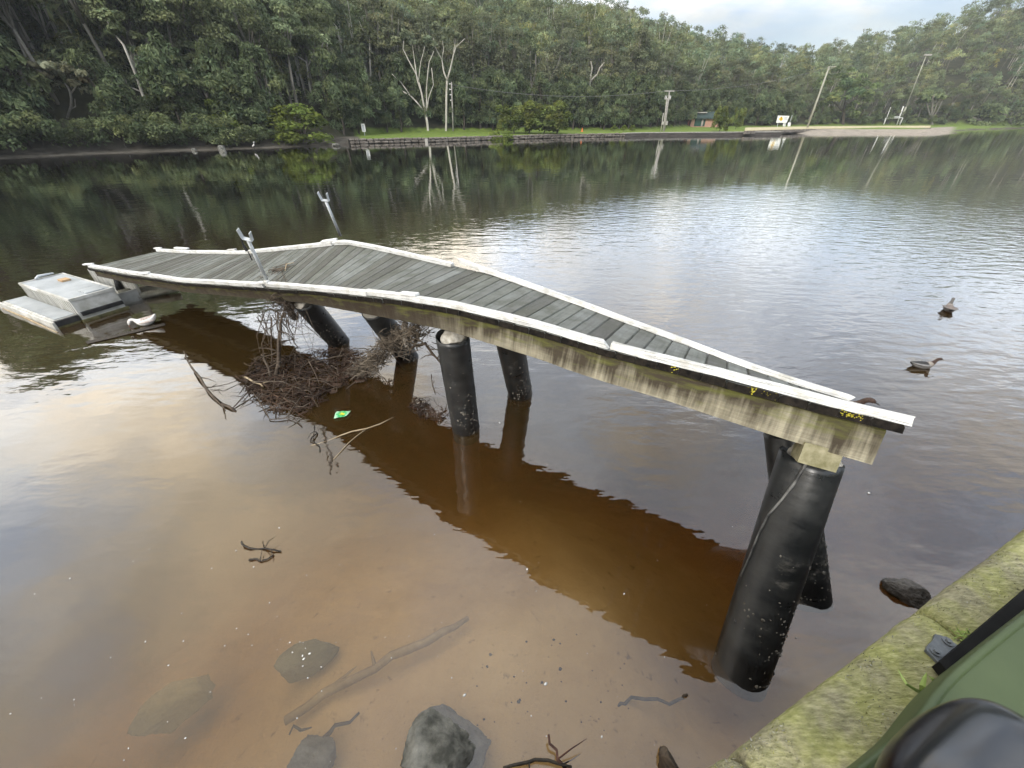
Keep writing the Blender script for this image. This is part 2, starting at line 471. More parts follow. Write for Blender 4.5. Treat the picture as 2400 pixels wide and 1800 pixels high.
def hit(px, py, rmax=600):
    d = ray(px, py); hd = math.hypot(d.x, d.y)
    rr = np.arange(45, rmax, 0.5) / hd
    X, Y, Z = d.x * rr, d.y * rr, CAM_H + d.z * rr
    b = np.nonzero(Z < ground_z(X, Y))[0]
    i = b[0] if len(b) else len(rr) - 1
    return Vector((X[i], Y[i], Z[i]))

def m_terrain():
    t = NT('forest floor and lawn')
    v = t.n('ShaderNodeTexCoord').outputs['Object']
    a = t.n('ShaderNodeVertexColor', layer_name='zone').outputs[0]
    sp = t.n('ShaderNodeSeparateColor', {0: a})
    grass = t.ramp(t.noise(v, 0.9, 6, 0.65), [(0.3, (0.075, 0.115, 0.022)), (0.7, (0.16, 0.215, 0.045))])
    floor = t.ramp(t.noise(v, 0.5, 6, 0.65), [(0.3, (0.020, 0.022, 0.012)), (0.7, (0.060, 0.058, 0.032))])
    mud = t.ramp(t.noise(v, 0.8, 6, 0.65), [(0.3, (0.045, 0.040, 0.032)), (0.7, (0.13, 0.115, 0.095))])
    sand = t.ramp(t.noise(v, 0.7, 6, 0.6), [(0.3, (0.20, 0.175, 0.145)), (0.7, (0.30, 0.265, 0.22))])
    col = t.mix(sp.outputs[0], floor, grass)
    col = t.mix(sp.outputs[1], col, mud)
    col = t.mix(sp.outputs[2], col, sand)
    return t.pbsdf(col, 0.95, t.bump(t.noise(v, 6, 5, 0.7), 0.05), spec=0.1)
def build_terrain():
    az = np.radians(np.linspace(-80, 74, 360))
    rr = np.concatenate([np.linspace(40, 180, 190), np.geomspace(181.5, 900, 80)])
    A, Rr = np.meshgrid(az, rr, indexing='ij')
    X, Y = Rr * np.sin(A), Rr * np.cos(A)
    Z = ground_z(X, Y)
    na, nr = X.shape
    V = np.stack([X, Y, Z], -1).reshape(-1, 3)
    i = np.arange(na - 1)[:, None] * nr + np.arange(nr - 1)[None]
    F4 = np.stack([i, i + 1, i + nr + 1, i + nr], -1).reshape(-1, 4)
    m = mesh('river_bank', V.tolist(), [tuple(f) for f in F4.tolist()], m_terrain(), True)
    d = shore_d(X, Y); azd = np.degrees(A)
    r0 = np.interp(azd, AZ_R0[:, 0], AZ_R0[:, 1])
    grass = ((azd > -19) & (Rr < r0 + 1.5)).astype(float)
    mud = ((azd < -18.5) & (d < 6)).astype(float)
    mud = np.maximum(mud, ((azd > 43.6) & (d < 2.0)).astype(float))
    sand = ((azd > 30.2) & (azd < 43.6) & (d < 6.5)).astype(float)
    col = np.ones((na * nr, 4), np.float32)
    col[:, 0], col[:, 1], col[:, 2] = grass.ravel(), mud.ravel(), sand.ravel()
    ca = m.color_attributes.new('zone', 'FLOAT_COLOR', 'POINT')
    ca.data.foreach_set('color', col.ravel())
    return tag(link('river_bank', m), 'wooded river bank rising to hills beyond the water', kind='structure')
build_terrain()

# ---- river: a body of tea-brown water with a rippled surface
def m_water():
    t = NT('tannin river water')
    v = t.n('ShaderNodeTexCoord').outputs['Object']
    sp = t.n('ShaderNodeSeparateXYZ', {0: v})
    # long low swell, small wind ripples that come and go in patches
    def nz(scale, rot, sc, det=3, rough=0.5, dist=0.0):
        mp = t.n('ShaderNodeMapping', {'Vector': v, 'Rotation': (0, 0, R(rot)), 'Scale': scale}).outputs[0]
        return t.noise(mp, sc, det, rough, dist=dist)
    rip = nz((1.0, 2.3, 1), 10, 1.8, 3, 0.5)
    rip2 = nz((1.0, 2.0, 1), -24, 4.2, 0, 0.5)
    swell = nz((1.0, 1.8, 1), -20, 0.9, 1, 0.4)
    patch = t.noise(t.n('ShaderNodeMapping', {'Vector': v, 'Scale': (0.06, 0.11, 1), 'Location': (0.35, 0.1, 0)}).outputs[0], 1.0, 1, 0.5)
    # wind reaches the open reach right of the jetty, the bank to the left is sheltered
    gx = t.math('ADD', t.math('MULTIPLY', sp.outputs[0], 0.085), t.math('MULTIPLY', sp.outputs[1], -0.006))
    m1 = t.n('ShaderNodeMapRange', {0: t.math('ADD', gx, t.math('MULTIPLY', patch, 1.1)), 1: 0.30, 2: 1.00, 3: 0.30, 4: 1.0}).outputs[0]
    far = t.n('ShaderNodeMapRange', {0: sp.outputs[1], 1: 15.0, 2: 27.0, 3: 1.0, 4: 0.05}).outputs[0]
    near = t.n('ShaderNodeMapRange', {0: sp.outputs[1], 1: 1.0, 2: 6.0, 3: 0.50, 4: 1.0}).outputs[0]
    amp = t.math('MULTIPLY', t.math('MULTIPLY', m1, far), near)
    h = t.math('ADD', t.math('MULTIPLY', rip, 0.020), t.math('MULTIPLY', rip2, 0.0035))
    h = t.math('MULTIPLY', h, amp)
    h = t.math('ADD', h, t.math('MULTIPLY', swell, 0.006))
    nb = t.bump(h, 1.0)
    fr = t.math('MINIMUM', t.math('MULTIPLY', t.n('ShaderNodeFresnel', {'IOR': 1.42, 'Normal': nb}).outputs[0], 2.2), 0.97)
    gl = t.n('ShaderNodeBsdfGlossy', {'Color': (1, 1, 1, 1), 'Roughness': 0.02, 'Normal': nb})
    tr = t.n('ShaderNodeBsdfTransparent', {'Color': (0.97, 0.95, 0.92, 1)})
    df = t.n('ShaderNodeBsdfDiffuse', {'Color': (0.145, 0.088, 0.026, 1)})
    body = t.n('ShaderNodeMixShader', {0: 0.19, 1: tr.outputs[0], 2: df.outputs[0]})
    sh = t.n('ShaderNodeMixShader', {0: fr, 1: body.outputs[0], 2: gl.outputs[0]})
    t.l(sh.outputs[0], t.out.inputs['Surface'])
    ab = t.n('ShaderNodeVolumeAbsorption', {'Color': (0.60, 0.40, 0.05, 1), 'Density': 1.2})
    t.l(ab.outputs[0], t.out.inputs['Volume'])
    return t.m
xs, ys = (-420, 620), (-160, 420)
wv, wf = hexa([(xs[0], ys[0], -7), (xs[1], ys[0], -7), (xs[1], ys[1], -7), (xs[0], ys[1], -7), (xs[0], ys[0], 0), (xs[1], ys[0], 0), (xs[1], ys[1], 0), (xs[0], ys[1], 0)])
tag(part('river_water', (wv, wf), m_water()), 'brown calm river water reflecting sky and forest', kind='structure')

# ---- sea wall line the photographer stands behind
E0, E1 = PZ(1670, 1800, 1.6), PZ(2400, 1245, 1.6)
EDIR = Vector((E1.x - E0.x, E1.y - E0.y, 0)).normalized()
ENRM = Vector((-EDIR.y, EDIR.x, 0))                    # towards the water
def m_bed():
    t = NT('sandy river bed')
    v = t.n('ShaderNodeTexCoord').outputs['Object']
    a = t.noise(v, 1.3, 5, 0.6)
    col = t.ramp(a, [(0.3, (0.66, 0.47, 0.23)), (0.68, (0.82, 0.61, 0.33))])
    sp = t.ramp(t.noise(v, 9, 4, 0.7), [(0.62, 0.0), (0.72, 0.55)])
    col = t.mix(sp, col, (0.16, 0.12, 0.075))
    col = t.mix(t.ramp(t.noise(v, 55, 2, 0.6), [(0.66, 0.0), (0.74, 0.5)]), col, (0.10, 0.08, 0.06))
    return t.pbsdf(col, 0.95, t.bump(t.noise(v, 5, 5, 0.6), 0.03), spec=0.1)
def bed_z(x, y):
    D = (x - E0.x) * ENRM.x + (y - E0.y) * ENRM.y; al = (x - E0.x) * EDIR.x + (y - E0.y) * EDIR.y
    z = -np.interp(D, [-400, 0, 0.5, 1.3, 2.4, 4, 8, 16], [0.26, 0.26, 0.26, 0.28, 0.66, 1.6, 2.7, 3.2])
    z -= np.clip(al - 0.7, 0, 3) * 0.55 * np.clip(D * 3 + 0.3, 0, 1)
    z -= np.clip(-al - 1.5, 0, 6) * 0.34 * np.clip(D, 0, 1)
    return float(z + 0.05 * np.sin(x * 2.3 + y) * np.sin(y * 1.9 - x * 0.7))
def bed():
    gx = np.concatenate([np.linspace(-420, -14, 24), np.linspace(-13, 13, 130), np.linspace(14, 620, 24)])
    gy = np.concatenate([np.linspace(-160, -3, 12), np.linspace(-2.6, 14, 90), np.linspace(15, 420, 24)])
    X, Y = np.meshgrid(gx, gy, indexing='ij')
    D = (X - E0.x) * ENRM.x + (Y - E0.y) * ENRM.y
    along = (X - E0.x) * EDIR.x + (Y - E0.y) * EDIR.y
    Z = -np.interp(D, [-400, 0, 0.5, 1.3, 2.4, 4, 8, 16], [0.26, 0.26, 0.26, 0.28, 0.66, 1.6, 2.7, 3.2])
    Z -= np.clip(along - 0.7, 0, 3) * 0.55 * np.clip(D * 3 + 0.3, 0, 1)
    Z -= np.clip(-along - 1.5, 0, 6) * 0.34 * np.clip(D, 0, 1)
    Z += 0.05 * np.sin(X * 2.3 + Y) * np.sin(Y * 1.9 - X * 0.7) * (np.abs(X) < 13)
    nx, ny = X.shape
    V = np.stack([X, Y, Z], -1).reshape(-1, 3)
    i = np.arange(nx - 1)[:, None] * ny + np.arange(ny - 1)[None]
    F4 = np.stack([i, i + ny, i + ny + 1, i + 1], -1).reshape(-1, 4)
    m = mesh('river_bed', V.tolist(), [tuple(f) for f in F4.tolist()], m_bed(), True)
    return tag(link('river_bed', m), 'sandy river bed seen through shallow brown water', kind='structure')
bed()

# ---- near bank: ground behind the wall, wall body
M_SOIL = simple('bank soil and grass', (0.05, 0.06, 0.025), (0.12, 0.13, 0.05), 0.95, 5, 0.02)
def wallpt(a, d, z):
    return Vector((E0.x, E0.y, 0)) + EDIR * a + ENRM * d + Vector((0, 0, z))
g = hexa([wallpt(-60, -60, -4), wallpt(60, -60, -4), wallpt(60, -0.42, -4), wallpt(-60, -0.42, -4), wallpt(-60, -60, 1.52), wallpt(60, -60, 1.52), wallpt(60, -0.42, 1.52), wallpt(-60, -0.42, 1.52)])
tag(part('near_bank_ground', g, M_SOIL), 'ground behind the mossy wall', kind='structure')
def m_moss():
    t = NT('mossy sandstone')
    v = t.coord('Object', (1, 1, 1))
    st = t.noise(t.n('ShaderNodeMapping', {'Vector': v, 'Rotation': (0, 0, R(24) + 0.9), 'Scale': (24, 90, 50)}).outputs[0], 1.0, 6, 0.7)
    big = t.noise(v, 5.0, 5, 0.6)
    moss = t.ramp(st, [(0.28, (0.15, 0.16, 0.05)), (0.55, (0.30, 0.305, 0.125)), (0.78, (0.50, 0.49, 0.28))])
    stone = t.ramp(st, [(0.3, (0.11, 0.105, 0.065)), (0.75, (0.40, 0.375, 0.245))])
    col = t.mix(t.ramp(big, [(0.40, 1.0), (0.60, 0.0)]), moss, stone)
    return t.pbsdf(col, 0.95, t.bump(t.math('ADD', st, big), 0.010), spec=0.15)
M_MOSS = m_moss()
sw = empty('sea_wall', wallpt(0, 0, 0))
tag(sw, 'low mossy sandstone wall running along the near water edge', 'wall')
part('wall_body', hexa([wallpt(-40, -0.42, -1.2), wallpt(60, -0.42, -1.2), wallpt(60, -0.03, -1.2), wallpt(-40, -0.03, -1.2), wallpt(-40, -0.42, 1.40), wallpt(60, -0.42, 1.40), wallpt(60, -0.03, 1.40), wallpt(-40, -0.03, 1.40)]), M_ROCKDARK, sw)
j1 = (PZ(1742, 1772, 1.6) - wallpt(0, 0, 1.6)).dot(EDIR)
j2 = (PZ(2168, 1424, 1.6) - wallpt(0, 0, 1.6)).dot(EDIR)
def coping(a0, a1, seed):
    nx = max(8, int((a1 - a0) / 0.022)); ny, nz = 16, 6
    V, Fc = [], []
    def P(a, d, z):
        p = wallpt(a, d, z)
        k = Vector((a * 3.0 + seed, d * 3.0, z * 3.0))
        w = mnoise.noise(k * 0.9) * 0.006 + mnoise.noise(k * 3) * 0.004 + mnoise.noise(k * 9) * 0.003 + mnoise.noise(k * 22) * 0.002
        return p + ENRM * w * (1 if d > -0.2 else 0) + Vector((0, 0, w * 0.3))
    prof = [(0.0, 1.40), (0.004, 1.46), (0.004, 1.53), (-0.004, 1.573), (-0.016, 1.592), (-0.034, 1.6)] + [(-0.034 - 0.37 * k / ny, 1.6) for k in range(1, ny + 1)] + [(-0.404, 1.40)]
    for i in range(nx + 1):
        a = a0 + (a1 - a0) * i / nx
        e = min(i, nx - i)
        dz = -0.016 if e == 0 else (-0.002 if e == 1 else 0)
        for d, z in prof:
            V.append(P(a, d + (dz if d > -0.05 else 0), z + (dz if z > 1.5 else 0)))
    m = len(prof)
    for i in range(nx):
        for k in range(m - 1):
            Fc.append((i * m + k, i * m + k + 1, (i + 1) * m + k + 1, (i + 1) * m + k))
    Fc.append(tuple(range(m - 1, -1, -1))); Fc.append(tuple(nx * m + k for k in range(m)))
    return V, Fc
for a0, a1, sd in ((j1 - 1.3, j1 - 0.009, 1), (j1 + 0.009, j2 - 0.009, 2), (j2 + 0.009, j2 + 1.05, 3), (j2 + 1.062, j2 + 2.1, 4)):
    part('coping_block', coping(a0, a1, sd), M_MOSS, sw, True)
# fuzz of moss on the blocks
def moss_fuzz():
    n = 7000
    a = rng.uniform(j1 - 0.7, j2 + 1.2, n); d = -rng.uniform(0.0, 0.34, n) ** 1.0
    keep = np.array([mnoise.noise(Vector((x * 5, y * 5, 1.3))) > -0.12 and min(abs(x - j1), abs(x - j2)) > 0.018 for x, y in zip(a, d)])
    a, d = a[keep], d[keep]; n = len(a)
    base = np.array([tuple(wallpt(x, y, 1.597)) for x, y in zip(a, d)])
    L = rng.uniform(0.004, 0.012, n)[:, None]; th = rng.uniform(0, 2 * np.pi, n)
    side = np.stack([np.cos(th), np.sin(th), np.zeros(n)], 1) * rng.uniform(0.0012, 0.003, n)[:, None]
    lean = np.stack([rng.normal(0, 0.8, n), rng.normal(0, 0.8, n), np.ones(n)], 1)
    lean /= np.linalg.norm(lean, axis=1)[:, None]
    Q = np.stack([base - side, base + side, base + lean * L + side * 0.3, base + lean * L - side * 0.3], 1)
    tint = np.clip(rng.normal(1, 0.3, n), 0.4, 1.8)[:, None] * np.array([[1, 1, 1]])
    return Q, tint
def m_leaf(name, c1, c2, trans=0.35, rnd=0.25):
    t = NT(name)
    trans = 0.42
    c1, c2 = tuple(min(.22, x * 1.85) for x in c1), tuple(min(.30, x * 1.85) for x in c2)
    a = t.n('ShaderNodeVertexColor', layer_name='tint').outputs[0]
    oi = t.n('ShaderNodeObjectInfo').outputs['Random']
    geo = t.n('ShaderNodeNewGeometry').outputs['Random Per Island']
    col = t.mix(geo, c1, c2)
    col = t.mix(1.0, col, a, 'MULTIPLY')
    col = t.mix(1.0, col, t.ramp(oi, [(0.0, 1 - rnd), (1.0, 1 + rnd)]), 'MULTIPLY')
    d = t.n('ShaderNodeBsdfDiffuse', {'Color': col})
    tr = t.n('ShaderNodeBsdfTranslucent', {'Color': col})
    mx = t.n('ShaderNodeMixShader', {0: trans, 1: d.outputs[0], 2: tr.outputs[0]})
    t.l(mx.outputs[0], t.out.inputs['Surface'])
    return t.m
M_MOSSFUZZ = m_leaf('moss fibres', (0.16, 0.19, 0.04), (0.40, 0.40, 0.15), 0.3, 0.0)
Q, tn = moss_fuzz()
mf = link('moss', quads_mesh('moss', Q - np.array(tuple(sw.location)), M_MOSSFUZZ, tn), sw)
mf['kind'] = 'stuff'

# ---- far stone retaining wall
WALLPTS = [Vector((-24.5, 68.2, 0)), Vector((-12.6, 74.3, 0)), Vector((8.9, 90.1, 0)), Vector((23.7, 96.2, 0))]
def along_poly(pts, s):
    for a, b in zip(pts[:-1], pts[1:]):
        L = (b - a).length
        if s <= L:
            return a.lerp(b, s / L), (b - a).normalized()
        s -= L
    return pts[-1].copy(), (pts[-1] - pts[-2]).normalized()
WL = sum((b - a).length for a, b in zip(WALLPTS[:-1], WALLPTS[1:]))
stw = empty('stone_wall', WALLPTS[0])
tag(stw, 'rough stone retaining wall at the far water edge below the lawn', 'wall')
bk = []
for a, b in zip(WALLPTS[:-1], WALLPTS[1:]):
    t_ = (b - a).normalized(); n_ = Vector((-t_.y, t_.x, 0))
    ca, cb = a + n_ * 0.18, b + n_ * 0.18
    bk.append(hexa([ca + Vector((0, 0, -1)), cb + Vector((0, 0, -1)), cb + n_ * 0.5 + Vector((0, 0, -1)), ca + n_ * 0.5 + Vector((0, 0, -1)), ca + Vector((0, 0, 0.62)), cb + Vector((0, 0, 0.62)), cb + n_ * 0.5 + Vector((0, 0, 0.62)), ca + n_ * 0.5 + Vector((0, 0, 0.62))]))
part('wall_backing', join(*bk), M_JOINT, stw)
stone_me = []
for k in range(8):
    v, f = rock((1, 1, 1), 40 + k, 3, 12, 0.05, 1.6)
    v = [Vector((math.copysign(abs(p.x) ** 0.55, p.x), math.copysign(abs(p.y) ** 0.7, p.y), math.copysign(abs(p.z) ** 0.55, p.z))) for p in ICO[2][0]]
    v = [p + Vector((mnoise.noise(p * 1.7 + Vector((k * 9, 0, 0))), mnoise.noise(p * 1.7 + Vector((0, k * 7, 3))), mnoise.noise(p * 1.7 + Vector((5, 0, k * 5))))) * 0.22 for p in v]
    stone_me.append(mesh('stone', v, ICO[2][1], M_STONE, False))
for row, (z0, hh) in enumerate(((0.0, 0.36), (0.34, 0.34))):
    s = random.uniform(0, 0.5)
    while s < WL - 0.5:
        L = random.uniform(0.6, 1.45)
        p, t_ = along_poly(WALLPTS, s + L / 2)
        n_ = Vector((-t_.y, t_.x, 0))
        o = link('stone', random.choice(stone_me), stw)
        o.location = p + n_ * random.uniform(0.06, 0.18) + Vector((0, 0, z0 + hh / 2 + random.uniform(-0.03, 0.05))) - WALLPTS[0]
        o.rotation_euler = (0, random.uniform(-0.08, 0.08), math.atan2(t_.y, t_.x) + random.uniform(-0.05, 0.05))
        o.scale = (L * 0.47, 0.26, hh * 0.49 * random.uniform(0.85, 1.08))
        s += L * 0.98
# white outfall mark on the wall
p_, t_ = along_poly(WALLPTS, (Vector((-13.9, 73.6, 0)) - WALLPTS[0]).length)
oc = part('outfall_chute', box(p_ + Vector((0.1, -0.25, 0.1)), (0.45, 0.3, 0.8)), M_PALECONC, stw)

# ---- concrete wall to the right of it, and the raised sand court with its edging
cw = empty('concrete_wall', Vector((23.7, 96.2, 0)))
tag(cw, 'dark stained concrete river wall right of the stone wall', 'wall')
CW = [Vector((23.7, 96.0, 0)), Vector((30, 100.3, 0)), Vector((62.3, 106.3, 0))]
for a, b in zip(CW[:-1], CW[1:]):
    t_ = (b - a).normalized(); n_ = Vector((-t_.y, t_.x, 0))
    z = lambda k: Vector((0, 0, k))
    part('wall_face', hexa([a + z(-1), b + z(-1), b + n_ * 0.8 + z(-1), a + n_ * 0.8 + z(-1), a + z(0.56), b + z(0.56), b + n_ * 0.8 + z(0.56), a + n_ * 0.8 + z(0.56)]), M_DKCONC, cw)
    part('capping', hexa([a - n_ * 0.08 + z(0.562), b - n_ * 0.08 + z(0.562), b + n_ * 0.9 + z(0.562), a + n_ * 0.9 + z(0.562), a - n_ * 0.08 + z(0.70), b - n_ * 0.08 + z(0.70), b + n_ * 0.9 + z(0.70), a + n_ * 0.9 + z(0.70)]), M_PALECONC, cw)
    part('footing_ledge', hexa([a - n_ * 0.35 + z(-1), b - n_ * 0.35 + z(-1), b - n_ * 0.003 + z(-1), a - n_ * 0.003 + z(-1), a - n_ * 0.35 + z(0.14), b - n_ * 0.35 + z(0.14), b - n_ * 0.003 + z(0.14), a - n_ * 0.003 + z(0.14)]), M_DKCONC, cw)
M_SAND = simple('dry sand', (0.34, 0.295, 0.175), (0.44, 0.385, 0.245), 0.95, 1.2, 0.02)
sc0 = [PZ(1745, 306, 0.95), PZ(1900, 301.5, 0.95), PZ(2060, 300, 0.95), PZ(2180, 299, 0.95)]
sandV, sandF = [], []
for p in sc0:
    dirn = Vector((p.x, p.y, 0)).normalized()
    f_, b_ = Vector((p.x, p.y, 0)), Vector((p.x, p.y, 0)) + dirn * 16
    sandV += [f_ + Vector((0, 0, 0.3)), f_ + Vector((0, 0, 0.95)), b_ + Vector((0, 0, 1.28)), b_ + Vector((0, 0, 0.3))]
for i in range(len(sc0) - 1):
    for k in range(4):
        sandF.append((i * 4 + k, (i + 1) * 4 + k, (i + 1) * 4 + (k + 1) % 4, i * 4 + (k + 1) % 4))
sandF += [(0, 1, 2, 3), (12, 15, 14, 13)]
tag(part('beach_sand', (sandV, sandF), M_SAND), 'raised strip of pale dry sand on the far shore', kind='structure')
se = empty('sand_edging', sc0[0])
tag(se, 'low line of edging stones holding the raised sand on the far shore', 'edging')
for i in range(len(sc0) - 1):
    a, b = sc0[i], sc0[i + 1]
    n = int((b - a).length / 2.2)
    for k in range(n):
        p = a.lerp(b, (k + 0.5) / n); t_ = (b - a).normalized()
        v, f = box((0, 0, 0), (2.05, 0.5, random.uniform(0.5, 0.62)), Matrix.Rotation(math.atan2(t_.y, t_.x) + random.uniform(-.04, .04), 3, 'Z'))
        part('edging_stone', ([q + p + Vector((0, -0.26, -0.36)) for q in v], f), M_STONE, se)

# ================================================================== TREES
def clump_leaves(g, centers, radii, n, leaf, droop=0.0, asp=1.6, jit=0.55, inside=0.25):
    """leaf quads spread over clumps: each clump has its own lit top and dark under side by its shape"""
    centers = np.asarray(centers, float); radii = np.asarray(radii, float)
    w = radii[:, 0] * radii[:, 1]; w = w / w.sum()
    k = g.choice(len(centers), n, p=w)
    d = g.normal(0, 1, (n, 3)); d /= np.linalg.norm(d, axis=1)[:, None]
    d[:, 2] = np.where(d[:, 2] < -0.35, -d[:, 2] * 0.8, d[:, 2])
    d /= np.linalg.norm(d, axis=1)[:, None]
    rad = np.where(g.random(n) < inside, g.uniform(0.3, 0.8, n), g.uniform(0.82, 1.1, n))[:, None]
    pos = centers[k] + d * radii[k][:, [0, 0, 1]] * rad
    nrm = d * 0.8 + np.array([0, 0, 0.45]) + g.normal(0, jit, (n, 3)); nrm /= np.linalg.norm(nrm, axis=1)[:, None]
    t = np.cross(nrm, g.normal(0, 1, (n, 3)))
    t[:, 2] -= droop
    t = t - nrm * np.sum(t * nrm, 1)[:, None]
    t /= np.linalg.norm(t, axis=1)[:, None] + 1e-9
    b = np.cross(nrm, t)
    s = (leaf * g.uniform(0.55, 1.35, n))[:, None]
    Q = np.stack([pos - t * s * asp * 0.5, pos - b * s * 0.42, pos + t * s * asp * 0.5, pos + b * s * 0.42], 1)
    ct = g.uniform(0.58, 1.34, len(centers))
    cy_ = g.normal(0, 0.05, len(centers))
    br = ct[k] * g.uniform(0.85, 1.15, n)
    tint = np.stack([br * (1 + cy_[k]), br, br * (1 - cy_[k])], 1)
    return Q, tint
def make_proto(kind, seed, nq, leaf):
    g = np.random.default_rng(seed)
    cs, rs = [], []
    if kind == 'gum':                                  # open crown of umbrella clumps on a pale forked trunk
        h, cr = 13.0, 3.4
        for _ in range(17):
            a, q = g.uniform(0, 2 * np.pi), np.sqrt(g.random())
            z = 7.2 + 5.0 * (1 - q * q * 0.65) * g.uniform(0.55, 1.0)
            cs.append((cr * q * np.cos(a), cr * q * np.sin(a), z)); r = g.uniform(0.9, 1.6); rs.append((r, r * g.uniform(0.55, 0.8)))
    elif kind == 'tall':                               # taller, layered
        h, cr = 15.0, 2.9
        for _ in range(20):
            a, q = g.uniform(0, 2 * np.pi), np.sqrt(g.random())
            z = g.uniform(5.5, 14.2); e = 1.0 - abs(z - 10) / 8
            cs.append((cr * q * e * np.cos(a), cr * q * e * np.sin(a), z)); r = g.uniform(0.9, 1.5); rs.append((r, r * 0.75))
    elif kind == 'oak':                                # dense dark she-oak, foliage to the ground
        h, cr = 9.0, 2.5
        for _ in range(26):
            z = g.uniform(0.8, 8.4); e = np.sin(np.pi * (z + 1.5) / 11.0)
            a, q = g.uniform(0, 2 * np.pi), np.sqrt(g.random())
            cs.append((cr * q * e * np.cos(a), cr * q * e * np.sin(a), z)); r = g.uniform(0.7, 1.2); rs.append((r * 0.9, r * 1.15))
    elif kind == 'bush':                               # rounded bright bush
        h, cr = 5.0, 2.4
        for _ in range(24):
            a, u = g.uniform(0, 2 * np.pi), g.uniform(-0.15, 1)
            s = np.sqrt(max(0, 1 - u * u)) * g.uniform(0.55, 1)
            cs.append((cr * s * np.cos(a), cr * s * np.sin(a), 1.3 + 3.0 * max(u, 0) * g.uniform(0.7, 1) + 0.4 * u)); r = g.uniform(0.6, 0.95); rs.append((r, r * 0.8))
    elif kind == 'scrub':                              # low spreading bank scrub
        h, cr = 4.2, 3.0
        for _ in range(24):
            a, q = g.uniform(0, 2 * np.pi), np.sqrt(g.random())
            cs.append((cr * q * np.cos(a), cr * q * np.sin(a), g.uniform(0.5, 3.6) * (1 - 0.45 * q))); r = g.uniform(0.6, 1.1); rs.append((r, r * 0.75))
    elif kind == 'wattle':                             # upright shrub with spiky top
        h, cr = 5.0, 1.9
        for _ in range(30):
            a, q = g.uniform(0, 2 * np.pi), np.sqrt(g.random())
            cs.append((cr * q * np.cos(a), cr * q * np.sin(a), g.uniform(0.5, 4.3))); r = g.uniform(0.35, 0.6); rs.append((r, r * 1.9))
    droop = {'gum': 0.9, 'tall': 0.8, 'oak': 1.6, 'bush': 0.0, 'scrub': 0.3, 'wattle': -1.2}[kind]
    Q, tint = clump_leaves(g, cs, rs, nq, leaf, droop, 2.4 if kind == 'oak' else 1.6)
    # trunk and limbs
    parts = []
    top = np.array(cs)[:, 2].max()
    tz = {'gum': 6.5, 'tall': 8.0, 'oak': 3.0, 'bush': 1.2, 'scrub': 0.8, 'wattle': 1.0}[kind]
    r0 = {'gum': 0.24, 'tall': 0.24, 'oak': 0.2, 'bush': 0.12, 'scrub': 0.12, 'wattle': 0.09}[kind]
    lean = Vector((g.uniform(-0.5, 0.5), g.uniform(-0.5, 0.5), 0)) * (1 if tz > 3 else 0.3)
    fork = lean + Vector((0, 0, tz))
    parts.append(tube([Vector((0, 0, -0.8)), Vector((0, 0, 0)), lean * 0.6 + Vector((0.12, -0.1, tz * 0.5)), fork], [r0 * 1.3, r0 * 1.1, r0 * 0.85, r0 * 0.62], 6))
    order = sorted(range(len(cs)), key=lambda i: -cs[i][2])[:7 if tz > 3 else 5]
    for i in order:
        c = Vector(cs[i])
        mid = fork.lerp(c, 0.5) + Vector((g.uniform(-.3, .3), g.uniform(-.3, .3), g.uniform(-0.1, .5)))
        parts.append(tube([fork + Vector((0, 0, -0.2)), mid, c], [r0 * 0.5, r0 * 0.3, r0 * 0.1], 5))
    return dict(kind=kind, Q=Q, tint=tint, trunk=join(*parts), h=h, cr=cr, zc=float(np.mean(np.array(cs)[:, 2])))

M_LEAF = {
    'gum': m_leaf('gum leaves', (0.068, 0.085, 0.042), (0.125, 0.142, 0.078), 0.3, 0.25),
    'tall': m_leaf('tall gum leaves', (0.068, 0.080, 0.046), (0.122, 0.130, 0.080), 0.3, 0.22),
    'oak': m_leaf('she-oak needles', (0.048, 0.066, 0.034), (0.096, 0.116, 0.060), 0.25, 0.25),
    'bush': m_leaf('bright bush leaves', (0.062, 0.082, 0.018), (0.104, 0.126, 0.032), 0.35, 0.1),
    'scrub': m_leaf('scrub leaves', (0.056, 0.074, 0.036), (0.110, 0.130, 0.064), 0.3, 0.32),
    'wattle': m_leaf('wattle leaves', (0.072, 0.092, 0.024), (0.118, 0.138, 0.044), 0.35, 0.1),
}
M_BARKW = simple('white gum bark', (0.36, 0.34, 0.29), (0.60, 0.57, 0.50), 0.8, 1.6, 0.01, (2, 2, 0.5), vary=0.25)
M_BARKG = simple('grey bark', (0.13, 0.12, 0.10), (0.25, 0.235, 0.205), 0.9, 2.0, 0.01, (2, 2, 0.5), vary=0.25)
M_BARKD = simple('dark bark', (0.035, 0.028, 0.021), (0.10, 0.085, 0.065), 0.95, 2.0, 0.01, (2, 2, 0.5))
BARK = {'gum': M_BARKG, 'tall': M_BARKG, 'oak': M_BARKD, 'bush': M_BARKD, 'scrub': M_BARKD, 'wattle': M_BARKD}

